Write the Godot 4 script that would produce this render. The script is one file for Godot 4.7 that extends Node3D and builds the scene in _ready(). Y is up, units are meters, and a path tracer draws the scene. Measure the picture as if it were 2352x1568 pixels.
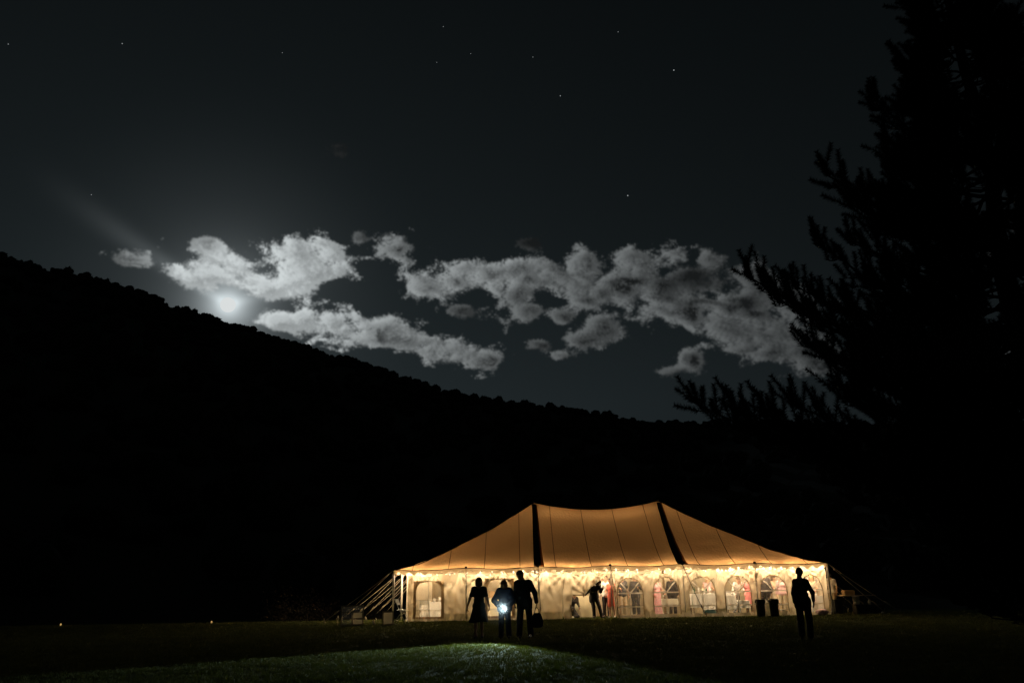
extends Node3D

# ---- frame of the photograph: where a sight line of the camera meets a plane at a given distance ----
const FOCAL := 1830.0
const EYE := 1.5
var pitch := atan(556.0 / FOCAL)
var roll := deg_to_rad(0.95)
var rng := RandomNumberGenerator.new()
var taken := {}
var M := {}
var noise := FastNoiseLite.new()

# tent
const TX := -5.38
const TL := 19.1
const BAY := TL / 6.0
const ZF := -36.5
const HALF := 5.0
const ZC := ZF - HALF
const PEAK := 5.45
const WALLZ := ZF - 0.10

func sight(x: float, y: float) -> Vector3:
	var u := x - 1176.0
	var v := y - 784.0
	var a := u * cos(roll) - v * sin(roll)
	var b := v * cos(roll) + u * sin(roll)
	var p := Vector3(a / FOCAL, -b / FOCAL, -1.0)
	return Vector3(p.x, p.y * cos(pitch) + sin(pitch), p.y * sin(pitch) - cos(pitch))

func at(x: float, y: float, depth: float) -> Vector3:
	var d := sight(x, y)
	return d * (depth / -d.z) + Vector3(0, EYE, 0)

func gx(x: float, depth: float) -> float:
	return at(x, 1400.0, depth).x

func gy(_x: float, z: float) -> float:
	var d := maxf(0.0, -38.2 - z)
	return -5.0 * (1.0 - exp(-0.014 * d * d / (d + 2.0)))

func spot(x: float, depth: float) -> Vector3:
	var wx := gx(x, depth)
	return Vector3(wx, gy(wx, -depth), -depth)

# ---- naming ----
func numbered(called: String) -> String:
	if not taken.has(called):
		taken[called] = 0
		return called
	taken[called] += 1
	return "%s_%03d" % [called, taken[called]]

func tag(o: Node, label: String, category := "", group := "", kind := "") -> Node:
	if label: o.set_meta("label", label)
	if category: o.set_meta("category", category)
	if group: o.set_meta("group", group)
	if kind: o.set_meta("kind", kind)
	return o

func thing(called: String, label: String, category: String, where := Vector3.ZERO, turn := 0.0, group := "") -> Node3D:
	var o := Node3D.new()
	o.name = numbered(called)
	add_child(o, true)
	o.position = where
	o.rotation.y = turn
	tag(o, label, category, group)
	return o

var part_names := {}
func put(called: String, mesh: Mesh, m: Material, parent: Node = self) -> MeshInstance3D:
	var o := MeshInstance3D.new()
	o.mesh = mesh
	o.material_override = null
	for i in mesh.get_surface_count():
		o.set_surface_override_material(i, m)
	if parent == self:
		o.name = numbered(called)
	else:
		var key := "%d/%s" % [parent.get_instance_id(), called]
		if part_names.has(key):
			part_names[key] += 1
			o.name = "%s_%03d" % [called, part_names[key]]
		else:
			part_names[key] = 0
			o.name = called
	parent.add_child(o, true)
	return o

# ---- materials ----
func lin(r: float, g: float, b: float) -> Color:
	return Color(r, g, b).linear_to_srgb()

func mat(r: float, g: float, b: float, rough := 0.85, metal := 0.0) -> StandardMaterial3D:
	var m := StandardMaterial3D.new()
	m.albedo_color = lin(r, g, b)
	m.roughness = rough
	m.metallic = metal
	return m

func cloth(r: float, g: float, b: float, through: Color, share: float) -> StandardMaterial3D:
	# share of the light that passes (0..0.5), coloured by through (linear, largest channel 1)
	var m := mat(r, g, b, 0.9)
	m.metallic_specular = 0.2
	m.backlight_enabled = true
	m.backlight = Color(through.r * share * 2.0, through.g * share * 2.0, through.b * share * 2.0).linear_to_srgb()
	return m

func noise_tex(freq: float, lo: Color, hi: Color, sd: int, size := 512, octaves := 4) -> NoiseTexture2D:
	var n := FastNoiseLite.new()
	n.seed = sd
	n.frequency = freq
	n.fractal_octaves = octaves
	var g := Gradient.new()
	g.set_color(0, lo.linear_to_srgb())
	g.set_color(1, hi.linear_to_srgb())
	var t := NoiseTexture2D.new()
	t.width = size
	t.height = size
	t.seamless = true
	t.noise = n
	t.color_ramp = g
	return t

# ---- mesh helpers ----
func begin() -> SurfaceTool:
	var st := SurfaceTool.new()
	st.begin(Mesh.PRIMITIVE_TRIANGLES)
	return st

func done(st: SurfaceTool) -> ArrayMesh:
	st.generate_normals()
	return st.commit()

func tri(st: SurfaceTool, a: Vector3, b: Vector3, c: Vector3) -> void:
	st.add_vertex(a)
	st.add_vertex(b)
	st.add_vertex(c)

func quad(st: SurfaceTool, a: Vector3, b: Vector3, c: Vector3, d: Vector3) -> void:
	tri(st, a, b, c)
	tri(st, a, c, d)

func box(st: SurfaceTool, t: Transform3D, s: Vector3, bevel := 0.0) -> void:
	# a box with its edges cut off
	var h := s * 0.5
	var e := minf(bevel, minf(h.x, minf(h.y, h.z)) * 0.6)
	st.set_smooth_group(-1)
	if e <= 0.0:
		for ax in 3:
			for sg in [-1.0, 1.0]:
				var n := Vector3.ZERO
				n[ax] = sg
				var u := Vector3.ZERO
				u[(ax + 1) % 3] = 1.0
				var v := n.cross(u)
				quad(st, t * ((n - u - v) * h), t * ((n - u + v) * h), t * ((n + u + v) * h), t * ((n + u - v) * h))
		st.set_smooth_group(0)
		return
	for ax in 3:
		for sg in [-1.0, 1.0]:
			var b := (ax + 1) % 3
			var c := (ax + 2) % 3
			var pts := []
			for q in [[-1, -1], [-1, 1], [1, 1], [1, -1]]:
				var p := Vector3.ZERO
				p[ax] = sg * h[ax]
				p[b] = q[0] * (h[b] - e)
				p[c] = q[1] * (h[c] - e)
				pts.append(t * p)
			if sg > 0: pts.reverse()
			quad(st, pts[3], pts[2], pts[1], pts[0])
	for ax in 3:
		var b := (ax + 1) % 3
		var c := (ax + 2) % 3
		for sb in [-1.0, 1.0]:
			for sc in [-1.0, 1.0]:
				var pts := []
				for sa in [-1.0, 1.0]:
					var p := Vector3.ZERO
					p[ax] = sa * (h[ax] - e)
					p[b] = sb * h[b]
					p[c] = sc * (h[c] - e)
					var p2 := p
					p2[b] = sb * (h[b] - e)
					p2[c] = sc * h[c]
					pts.append(t * p)
					pts.append(t * p2)
				quad(st, pts[0], pts[1], pts[3], pts[2])
	for sa in [-1.0, 1.0]:
		for sb in [-1.0, 1.0]:
			for sc in [-1.0, 1.0]:
				tri(st, t * Vector3(sa * h.x, sb * (h.y - e), sc * (h.z - e)), t * Vector3(sa * (h.x - e), sb * h.y, sc * (h.z - e)), t * Vector3(sa * (h.x - e), sb * (h.y - e), sc * h.z))
	st.set_smooth_group(0)

func bx(st: SurfaceTool, c: Vector3, s: Vector3, bevel := 0.0, turn := Vector3.ZERO) -> void:
	box(st, Transform3D(Basis.from_euler(turn), c), s, bevel)

func beam(st: SurfaceTool, a: Vector3, b: Vector3, w: float, d: float, side := Vector3.UP) -> void:
	# a bar of rectangular section from a to b
	var y := (b - a).normalized()
	var x := side.cross(y)
	if x.length() < 0.01: x = Vector3.RIGHT.cross(y)
	x = x.normalized()
	var z := x.cross(y)
	box(st, Transform3D(Basis(x, y, z), (a + b) * 0.5), Vector3(w, (b - a).length(), d), minf(w, d) * 0.2)

func tube(st: SurfaceTool, pts: Array, radii: Array, sides := 8, flat := Vector2.ONE) -> void:
	st.set_smooth_group(0)
	var rings := []
	var prev := Vector3.ZERO
	for i in pts.size():
		var d: Vector3 = (pts[mini(i + 1, pts.size() - 1)] - pts[maxi(i - 1, 0)]).normalized()
		var u := prev
		if i == 0:
			u = d.cross(Vector3.UP) if absf(d.y) < 0.95 else d.cross(Vector3.RIGHT)
		u = (u - d * u.dot(d)).normalized()
		prev = u
		var v := d.cross(u)
		var r: float = radii[mini(i, radii.size() - 1)]
		var ring := []
		for k in sides:
			var a := TAU * k / sides
			ring.append(pts[i] + u * cos(a) * r * flat.x + v * sin(a) * r * flat.y)
		rings.append(ring)
	for i in rings.size() - 1:
		for k in sides:
			var k2 := (k + 1) % sides
			quad(st, rings[i][k], rings[i][k2], rings[i + 1][k2], rings[i + 1][k])
	for k in range(1, sides - 1):
		tri(st, rings[0][0], rings[0][k + 1], rings[0][k])
		var l: Array = rings[-1]
		tri(st, l[0], l[k], l[k + 1])

func lathe(st: SurfaceTool, c: Vector3, prof: Array, sides := 16) -> void:
	# prof: Vector2(radius, height)
	st.set_smooth_group(0)
	for i in prof.size() - 1:
		var p: Vector2 = prof[i]
		var q: Vector2 = prof[i + 1]
		for k in sides:
			var a := TAU * k / sides
			var b := TAU * (k + 1) / sides
			quad(st, c + Vector3(cos(a) * p.x, p.y, sin(a) * p.x), c + Vector3(cos(a) * q.x, q.y, sin(a) * q.x), c + Vector3(cos(b) * q.x, q.y, sin(b) * q.x), c + Vector3(cos(b) * p.x, p.y, sin(b) * p.x))

func grid(st: SurfaceTool, nx: int, ny: int, f: Callable) -> void:
	var p := []
	for j in ny + 1:
		for i in nx + 1:
			p.append(f.call(float(i) / nx, float(j) / ny))
	for j in ny:
		for i in nx:
			var k := j * (nx + 1) + i
			quad(st, p[k], p[k + 1], p[k + nx + 2], p[k + nx + 1])

func ball(st: SurfaceTool, c: Vector3, r: Vector3, sides := 10) -> void:
	var half := sides / 2
	grid(st, sides, half, func(u, v): return c + Vector3(cos(u * TAU) * sin(v * PI) * r.x, cos(v * PI) * r.y, sin(u * TAU) * sin(v * PI) * r.z))

# a smooth union of tapered capsules [a, b, ra, rb], meshed as surface nets
func net(st: SurfaceTool, bones: Array, cell: float, k: float) -> void:
	st.set_smooth_group(0)
	var lo := Vector3.INF
	var hi := -Vector3.INF
	for b in bones:
		var r := Vector3.ONE * maxf(b[2], b[3])
		lo = lo.min(b[0] - r).min(b[1] - r)
		hi = hi.max(b[0] + r).max(b[1] + r)
	lo -= Vector3.ONE * cell * 2.5
	var n := Vector3i(((hi - lo) / cell).ceil()) + Vector3i(4, 4, 4)
	var sx := 1
	var sy := n.x
	var sz := n.x * n.y
	var f := PackedFloat32Array()
	f.resize(n.x * n.y * n.z)
	f.fill(0.5)
	for b in bones:
		var a: Vector3 = b[0]
		var ab: Vector3 = b[1] - a
		var l2 := maxf(ab.length_squared(), 1e-9)
		var ra: float = b[2]
		var dr: float = b[3] - ra
		var reach := Vector3.ONE * (maxf(ra, ra + dr) + k + cell * 2.0)
		var i0 := Vector3i(((a.min(b[1]) - reach - lo) / cell).floor()).clamp(Vector3i.ZERO, n - Vector3i.ONE)
		var i1 := Vector3i(((a.max(b[1]) + reach - lo) / cell).ceil()).clamp(Vector3i.ZERO, n - Vector3i.ONE)
		for z in range(i0.z, i1.z + 1):
			for y in range(i0.y, i1.y + 1):
				var row := z * sz + y * sy
				var p := lo + Vector3(i0.x, y, z) * cell - a
				for x in range(i0.x, i1.x + 1):
					var t := clampf(p.dot(ab) / l2, 0.0, 1.0)
					var d := (p - ab * t).length() - ra - dr * t
					var o := f[row + x]
					var h := maxf(k - absf(o - d), 0.0)
					f[row + x] = minf(o, d) - h * h / (4.0 * k)
					p.x += cell
	var off := [0, sx, sy, sx + sy, sz, sz + sx, sz + sy, sz + sx + sy]
	var cv := [Vector3(0, 0, 0), Vector3(1, 0, 0), Vector3(0, 1, 0), Vector3(1, 1, 0), Vector3(0, 0, 1), Vector3(1, 0, 1), Vector3(0, 1, 1), Vector3(1, 1, 1)]
	var edges := [[0, 1], [2, 3], [4, 5], [6, 7], [0, 2], [1, 3], [4, 6], [5, 7], [0, 4], [1, 5], [2, 6], [3, 7]]
	var vert := {}
	for z in n.z - 1:
		for y in n.y - 1:
			var row := z * sz + y * sy
			for x in n.x - 1:
				var at0 := row + x
				if absf(f[at0]) > cell * 2.5: continue
				var neg := 0
				for c in 8:
					if f[at0 + off[c]] < 0.0: neg += 1
				if neg == 0 or neg == 8: continue
				var sum := Vector3.ZERO
				var cnt := 0
				for e in edges:
					var fa := f[at0 + off[e[0]]]
					var fb := f[at0 + off[e[1]]]
					if (fa < 0.0) != (fb < 0.0):
						sum += cv[e[0]].lerp(cv[e[1]], fa / (fa - fb))
						cnt += 1
				vert[at0] = lo + (Vector3(x, y, z) + sum / cnt) * cell
	for at0 in vert:
		var f0 := f[at0]
		for ax in 3:
			var step: int = [sx, sy, sz][ax]
			var s1: int = [sy, sz, sx][ax]
			var s2: int = [sz, sx, sy][ax]
			var f1 := f[at0 + step]
			if (f0 < 0.0) == (f1 < 0.0): continue
			var a = vert.get(at0)
			var b = vert.get(at0 - s1)
			var c = vert.get(at0 - s1 - s2)
			var d = vert.get(at0 - s2)
			if a == null or b == null or c == null or d == null: continue
			if f0 < 0.0: quad(st, a, d, c, b)
			else: quad(st, a, b, c, d)

# ================= people =================
# joints for a standing figure of 1.75 m that faces +z; a is its side at -x, b its side at +x
func stand() -> Dictionary:
	return {
		"P": Vector3(0, 0.95, 0), "C": Vector3(0, 1.29, 0), "N": Vector3(0, 1.47, -0.01), "H": Vector3(0, 1.635, 0.015), "face": Vector3(0, -0.05, 1), "X": Vector3.RIGHT, "wide": 0.175,
		"ea": Vector3(-0.24, 1.14, -0.02), "wa": Vector3(-0.26, 0.89, 0.04), "eb": Vector3(0.24, 1.14, -0.02), "wb": Vector3(0.26, 0.89, 0.04), "ha": Vector3(0, -1, 0.15), "hb": Vector3(0, -1, 0.15),
		"ka": Vector3(-0.10, 0.50, 0.02), "aa": Vector3(-0.11, 0.085, -0.02), "kb": Vector3(0.10, 0.50, 0.02), "ab": Vector3(0.11, 0.085, -0.02), "ta": Vector3(-0.13, 0.03, 0.15), "tb": Vector3(0.13, 0.03, 0.15),
	}

func posed(over: Dictionary) -> Dictionary:
	var p := stand()
	p.merge(over, true)
	return p

func hand_bones(w: Vector3, d: Vector3, inward: Vector3, thumb: Vector3, curl: float) -> Array:
	d = d.normalized()
	var n := (inward - d * inward.dot(d)).normalized()
	var s := (thumb - d * thumb.dot(d))
	s = (s - n * s.dot(n)).normalized()
	var out := []
	var lens := [0.072, 0.08, 0.073, 0.056]
	for i in 4:
		var o := s * (0.029 - 0.0195 * i)
		var kn := w + d * (0.088 - 0.006 * absf(i - 1.0)) + o
		out.append([w + d * 0.012 + o * 0.75, kn, 0.014, 0.011])
		var dir := d
		var p := kn
		for seg in 3:
			dir = dir.rotated(d.cross(n).normalized(), curl * (0.7 if seg == 0 else 1.0))
			var q: Vector3 = p + dir * lens[i] * [0.45, 0.31, 0.24][seg]
			out.append([p, q, 0.0092 - 0.0008 * seg, 0.0086 - 0.001 * seg])
			p = q
	var tb := w + d * 0.025 + s * 0.022
	var td := (d * 0.7 + s * 0.75 + n * 0.25).normalized()
	var t1 := tb + td * 0.042
	var t2 := t1 + (td + d * 0.35 + n * 0.3).normalized() * 0.03
	out.append([tb, t1, 0.013, 0.011])
	out.append([t1, t2, 0.0105, 0.0095])
	out.append([t2, t2 + (td + d * 0.7 + n * 0.5).normalized() * 0.024, 0.0095, 0.008])
	return out

func torso_bones(p: Dictionary, g: float) -> Array:
	var X: Vector3 = p.X
	var P: Vector3 = p.P
	var C: Vector3 = p.C
	var W := P.lerp(C, 0.45)
	var w: float = p.wide
	var sh: Vector3 = C + (p.N - C) * 0.72
	return [
		[P - X * 0.075, P + X * 0.075, 0.105 + g, 0.105 + g], [P - Vector3(0, 0.05, 0) - X * 0.09, P - Vector3(0, 0.05, 0) + X * 0.09, 0.09 + g, 0.09 + g],
		[W - X * 0.055, W + X * 0.055, 0.095 + g, 0.095 + g], [C - X * 0.08, C + X * 0.08, 0.108 + g, 0.108 + g],
		[P, W, 0.1 + g, 0.095 + g], [W, C, 0.095 + g, 0.11 + g], [sh - X * (w - 0.01), sh + X * (w - 0.01), 0.055 + g, 0.055 + g], [C - X * 0.1, sh - X * w * 0.7, 0.08 + g, 0.06 + g], [C + X * 0.1, sh + X * w * 0.7, 0.08 + g, 0.06 + g],
	]

func arm_bones(p: Dictionary, g: float, part: float) -> Array:
	var sh: Vector3 = p.C + (p.N - p.C) * 0.72
	var out := []
	for s in [["a", -1.0], ["b", 1.0]]:
		var so: Vector3 = sh + p.X * s[1] * p.wide
		var e: Vector3 = p["e" + s[0]]
		var w: Vector3 = p["w" + s[0]]
		if part <= 0.5:
			out.append([so, so.lerp(e, part * 2.0), 0.052 + g, 0.044 + g])
		else:
			out.append([so, e, 0.052 + g, 0.041 + g])
			var q := (part - 0.5) * 2.0
			out.append([e, e.lerp(w, q), 0.04 + g, lerpf(0.04, 0.027, q) + g])
	return out

func leg_bones(p: Dictionary, g: float, part := 1.0, flare := 0.0) -> Array:
	var out := []
	for s in [["a", -1.0], ["b", 1.0]]:
		var h: Vector3 = p.P + p.X * s[1] * 0.09 - Vector3(0, 0.04, 0)
		var k: Vector3 = p["k" + s[0]]
		var a: Vector3 = p["a" + s[0]]
		out.append([h, k, 0.088 + g, 0.056 + g + flare * 0.5])
		out.append([k, k.lerp(a, part), 0.054 + g + flare * 0.5, 0.038 + g + flare])
		out.append([k.lerp(a, 0.3) - Vector3(0, 0, 0.012), k.lerp(a, 0.4) - Vector3(0, 0, 0.012), 0.05 + g, 0.05 + g])
	return out

func skirt(st: SurfaceTool, top: Vector3, hem: Vector3, r0: float, r1: float, waves: int, sd: float, power := 0.8) -> void:
	grid(st, 40, 14, func(u, v):
		var a: float = u * TAU
		var r := lerpf(r0, r1, pow(v, power))
		r *= 1.0 + 0.07 * v * sin(a * waves + sd) + 0.04 * v * sin(a * (waves * 2 - 3) + sd * 2.0)
		return top.lerp(hem, v) + Vector3(cos(a) * r, 0.02 * v * sin(a * 3.0 + sd), sin(a) * r * 0.82))

func person(label: String, p: Dictionary, fit: Dictionary, where: Vector3, turn: float, tall: float, cell := 0.022, group := "") -> Node3D:
	var skin: Material = fit.get("skin", M.skin)
	var st := begin()
	var bones := torso_bones(p, 0.0)
	bones.append_array(arm_bones(p, 0.0, 1.0))
	bones.append_array(leg_bones(p, 0.0))
	for s in ["a", "b"]:
		var an: Vector3 = p["a" + s]
		var t: Vector3 = p["t" + s]
		bones.append([an, t, 0.036, 0.026])
		bones.append([an, an + (an - t).normalized() * 0.04 - Vector3(0, 0.03, 0), 0.036, 0.03])
	bones.append([p.N - (p.H - p.N).normalized() * 0.05, p.H - (p.H - p.N).normalized() * 0.06, 0.068, 0.062])
	net(st, bones, cell, 0.05)
	# the head, on a finer grid
	var fd: Vector3 = p.face.normalized()
	var up: Vector3 = (p.H - p.N).normalized()
	up = (up - fd * up.dot(fd)).normalized()
	var sd := up.cross(fd).normalized()
	var h: Vector3 = p.H
	var hb := [[h + up * 0.035 - fd * 0.018, h + up * 0.03 + fd * 0.012, 0.085, 0.082], [h + up * 0.01 + fd * 0.025, h - up * 0.06 + fd * 0.045, 0.068, 0.044], [h - up * 0.085 + fd * 0.055, h - up * 0.088 + fd * 0.062, 0.03, 0.026], [h + up * 0.012 + fd * 0.09, h - up * 0.022 + fd * 0.11, 0.01, 0.015], [h + up * 0.03 + fd * 0.086 - sd * 0.03, h + up * 0.03 + fd * 0.086 + sd * 0.03, 0.013, 0.013], [h - up * 0.1 - fd * 0.01, p.N, 0.052, 0.058]]
	for s in [-1.0, 1.0]:
		hb.append([h + up * 0.015 + sd * s * 0.083 - fd * 0.012, h - up * 0.02 + sd * s * 0.08, 0.014, 0.009])
	net(st, hb, 0.011, 0.022)
	for s in ["a", "b"]:
		var sg := -1.0 if s == "a" else 1.0
		var d: Vector3 = p["h" + s]
		net(st, hand_bones(p["w" + s], d, p.get("in" + s, Vector3(-sg, 0, 0.2)), p.get("th" + s, Vector3(0, 0.1, 1)), p.get("curl", 0.35)), 0.0065, 0.008)
	var body := put("person", done(st), skin)
	tag(body, label, "person", group)
	body.position = where
	body.rotation.y = turn
	body.scale = Vector3.ONE * (tall / 1.75)
	for s in [-1.0, 1.0]:
		var e := begin()
		ball(e, h + up * 0.012 + fd * 0.083 + sd * s * 0.032, Vector3.ONE * 0.0125, 8)
		put("eye", done(e), M.eye, body)
	var mo := begin()
	ball(mo, h - up * 0.05 + fd * 0.09, Vector3(0.024, 0.008, 0.012), 8)
	put("mouth", done(mo), M.lip, body)
	# hair
	var hair := begin()
	var hs: String = fit.get("hair", "short")
	var hl := [[h + up * 0.055 - fd * 0.03, h + up * 0.06 + fd * 0.015, 0.086, 0.082], [h + up * 0.02 - fd * 0.04, h - up * 0.03 - fd * 0.045, 0.082, 0.062]]
	if hs == "curly":
		for i in 26:
			var a := i * 2.4
			var el := 0.2 + 1.25 * fmod(i * 0.381, 1.0)
			var o := (sd * cos(a) + fd * sin(a)) * cos(el) + up * sin(el)
			if o.dot(fd) > 0.55: continue
			hl.append([h + up * 0.04 + o * 0.088, h + up * 0.04 + o * 0.092, 0.022, 0.018])
	if hs == "bob" or hs == "long":
		for s in [-1.0, 1.0]:
			hl.append([h + up * 0.03 + sd * s * 0.075 - fd * 0.02, h - up * 0.1 + sd * s * 0.078 - fd * 0.005, 0.034, 0.03])
			hl.append([h + sd * s * 0.05 - fd * 0.06, h - up * 0.11 + sd * s * 0.045 - fd * 0.05, 0.05, 0.042])
	if hs == "long":
		for s in [-1.0, 0.0, 1.0]:
			hl.append([h - up * 0.06 + sd * s * 0.05 - fd * 0.06, h - up * 0.26 + sd * s * 0.06 - fd * 0.085, 0.05, 0.034])
	net(hair, hl, 0.013, 0.03)
	put("hair", done(hair), fit.get("haircol", M.hair_dark), body)
	# clothes
	if fit.has("trousers"):
		var tr := begin()
		var tb := leg_bones(p, 0.014, 0.97, fit.get("flare", 0.02))
		tb.append_array([[p.P - p.X * 0.075, p.P + p.X * 0.075, 0.118, 0.118]])
		net(tr, tb, cell, 0.03)
		put("trousers", done(tr), fit.trousers, body)
	if fit.has("dress"):
		var dr := begin()
		var db := torso_bones(p, 0.012)
		if fit.get("sleeve", 0.0) > 0.0: db.append_array(arm_bones(p, 0.014, fit.sleeve))
		net(dr, db, cell, 0.05)
		var top: Vector3 = p.P + Vector3(0, 0.1, 0)
		var hem: Vector3 = (p.ka + p.kb) * 0.5
		hem.y = fit.hem
		skirt(dr, top, hem, 0.155, fit.get("hem_r", 0.25), fit.get("waves", 7), fit.hem * 9.0, fit.get("power", 0.8))
		put("dress", done(dr), fit.dress, body)
	if fit.has("shirt"):
		var sh := begin()
		var sb := torso_bones(p, 0.014)
		sb.append_array(arm_bones(p, 0.014, fit.get("sleeve", 0.96)))
		net(sh, sb, cell, 0.05)
		put("shirt", done(sh), fit.shirt, body)
	if fit.has("jacket"):
		var jk := begin()
		var g: float = fit.get("bulk", 0.026)
		var jb := torso_bones(p, g)
		jb.append_array(arm_bones(p, g, 0.95))
		var drop: float = fit.get("drop", 0.14)
		for s in [-1.0, 1.0]:
			jb.append([p.P + p.X * s * 0.08, p.P + p.X * s * 0.105 - Vector3(0, drop, 0), 0.11 + g, 0.085 + g])
		net(jk, jb, cell, 0.035)
		put("jacket", done(jk), fit.jacket, body)
		var cl := begin()
		ball(cl, p.N + fd * 0.01 + up * 0.01, Vector3(0.09, 0.045, 0.09), 12)
		put("collar", done(cl), fit.get("collar", fit.jacket), body)
	for s in ["a", "b"]:
		var so := begin()
		var an: Vector3 = p["a" + s]
		var t: Vector3 = p["t" + s]
		net(so, [[an - Vector3(0, 0.02, 0), t, 0.044, 0.034], [an - Vector3(0, 0.03, 0), an + (an - t).normalized() * 0.04 - Vector3(0, 0.04, 0), 0.042, 0.036]], 0.016, 0.03)
		put("shoe", done(so), fit.get("shoe", M.shoe), body)
	return body

# ================= sky =================
func build_sky() -> PanoramaSkyMaterial:
	var W := 4096
	var Hh := 2048
	var moon_dir := sight(523, 699).normalized()
	var n1 := FastNoiseLite.new()
	n1.seed = 11
	n1.frequency = 22.0
	n1.fractal_octaves = 5
	n1.fractal_gain = 0.52
	n1.domain_warp_enabled = true
	n1.domain_warp_amplitude = 0.02
	n1.domain_warp_frequency = 30.0
	var n2 := FastNoiseLite.new()
	n2.seed = 5
	n2.frequency = 26.0
	n2.fractal_octaves = 4
	n2.domain_warp_enabled = true
	n2.domain_warp_amplitude = 0.015
	n2.domain_warp_frequency = 40.0
	var n3 := FastNoiseLite.new()
	n3.seed = 17
	n3.frequency = 13.0
	n3.fractal_type = FastNoiseLite.FRACTAL_RIDGED
	n3.fractal_octaves = 5
	n3.domain_warp_enabled = true
	n3.domain_warp_amplitude = 0.03
	n3.domain_warp_frequency = 20.0
	# air: darker towards the zenith, a wide glow round the moon
	var base := Image.create(512, 256, false, Image.FORMAT_RGBF)
	for j in 256:
		var el := deg_to_rad(90.0 - (j + 0.5) * 180.0 / 256.0)
		for i in 512:
			var az := deg_to_rad((i + 0.5) * 360.0 / 512.0 - 180.0)
			var d := Vector3(sin(az) * cos(el), sin(el), -cos(az) * cos(el))
			var c := air(d, moon_dir)
			var ad := absf(rad_to_deg(az))
			if ad > 42.0 and el > 0.1 and el < 0.75:
				var cv := smoothstep(0.12, 0.5, n1.get_noise_3dv(d * 0.35)) * smoothstep(42.0, 60.0, ad) * smoothstep(0.1, 0.2, el) * smoothstep(0.75, 0.45, el)
				c = c.lerp(Color(0.07, 0.08, 0.085), cv * 0.7)
			base.set_pixel(i, j, c)
	base.resize(W, Hh, Image.INTERPOLATE_CUBIC)
	var data := base.get_data().to_float32_array()
	# the window with the bank of clouds: [azimuth, elevation, half width, half height, brightness] in degrees
	var clouds := [
		[[-21.9, 21.2, 2.5, 1.2, 1.00], [-22.3, 22.5, 1.8, 0.5, 0.80], [-23.3, 20.6, 1.3, 0.7, 1.00], [-19.6, 20.5, 1.5, 0.7, 1.00], [-16.3, 21.2, 2.4, 1.7, 1.00], [-15.2, 22.6, 1.6, 0.9, 0.95]],
		[[-13.7, 22.1, 1.8, 1.2, 0.85], [-17.3, 20.3, 1.9, 1.0, 1.00], [-15.6, 23.0, 1.9, 0.7, 0.90], [-9.2, 23.7, 1.6, 0.8, 0.55], [-11.7, 24.1, 0.6, 0.4, 0.30], [-27.3, 20.8, 1.3, 0.45, 0.55]],
		[[-17.0, 17.9, 1.9, 0.7, 0.95], [-15.2, 17.9, 2.0, 0.7, 0.9], [-13.2, 17.9, 2.0, 0.8, 0.85], [-11.0, 17.5, 2.2, 0.9, 0.75], [-8.8, 17.6, 1.9, 0.9, 0.66], [-6.7, 16.8, 2.0, 0.8, 0.60], [-4.4, 16.2, 2.0, 0.8, 0.55], [-2.2, 15.6, 1.5, 0.7, 0.50]],
		[[-7.1, 20.9, 1.8, 0.7, 0.64], [-4.1, 21.7, 2.7, 1.1, 0.64], [-1.8, 21.6, 2.0, 0.9, 0.64], [0.6, 21.9, 1.3, 0.9, 0.64], [2.6, 21.8, 1.7, 0.9, 0.48], [5.3, 22.3, 1.3, 1.4, 0.46], [0.8, 19.7, 2.1, 1.3, 0.42]],
		[[3.8, 18.6, 0.9, 0.5, 0.35], [-3.8, 19.2, 1.2, 0.4, 0.30], [5.5, 20.4, 2.0, 1.2, 0.44], [9.6, 22.5, 2.4, 0.8, 0.44], [11.9, 22.3, 1.4, 0.8, 0.40], [8.2, 20.5, 2.4, 1.2, 0.42], [15.4, 21.7, 1.6, 0.8, 0.36]],
		[[10.7, 19.5, 2.4, 1.0, 0.42], [13.5, 18.4, 2.9, 1.2, 0.42], [16.2, 17.3, 2.8, 1.3, 0.38], [18.4, 18.6, 2.4, 1.6, 0.30], [17.7, 20.5, 1.5, 0.8, 0.33], [19.8, 17.3, 2.4, 1.5, 0.32], [20.4, 15.1, 2.4, 1.2, 0.33], [13.8, 20.6, 2.8, 0.9, 0.14]],
		[[17.8, 15.5, 1.8, 0.8, 0.34], [21.4, 14.1, 1.7, 0.8, 0.30], [6.7, 17.6, 2.0, 1.0, 0.38], [5.0, 17.1, 1.4, 0.5, 0.36], [3.4, 15.8, 0.8, 0.4, 0.38], [2.1, 16.7, 0.8, 0.3, 0.28], [12.9, 15.0, 1.0, 0.7, 0.36], [11.3, 14.4, 1.2, 0.3, 0.30]],
		[[-13.5, 29.9, 1.1, 0.6, 0.10], [1.5, 24.0, 1.2, 0.5, 0.12], [30.0, 13.0, 4.0, 1.4, 0.25], [36.0, 19.0, 4.0, 1.5, 0.2]],
	]
	var per := W / 360.0
	var x0 := int((180.0 - 40.0) * per)
	var x1 := int((180.0 + 42.0) * per)
	var y0 := int((90.0 - 43.0) * per)
	var y1 := int((90.0 - 6.0) * per)
	var ww := x1 - x0
	var hh := y1 - y0
	var cov := PackedFloat32Array()
	cov.resize(ww * hh)
	var bri := cov.duplicate()
	var sum := cov.duplicate()
	var body := cov.duplicate()
	body.fill(-1.0)
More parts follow.
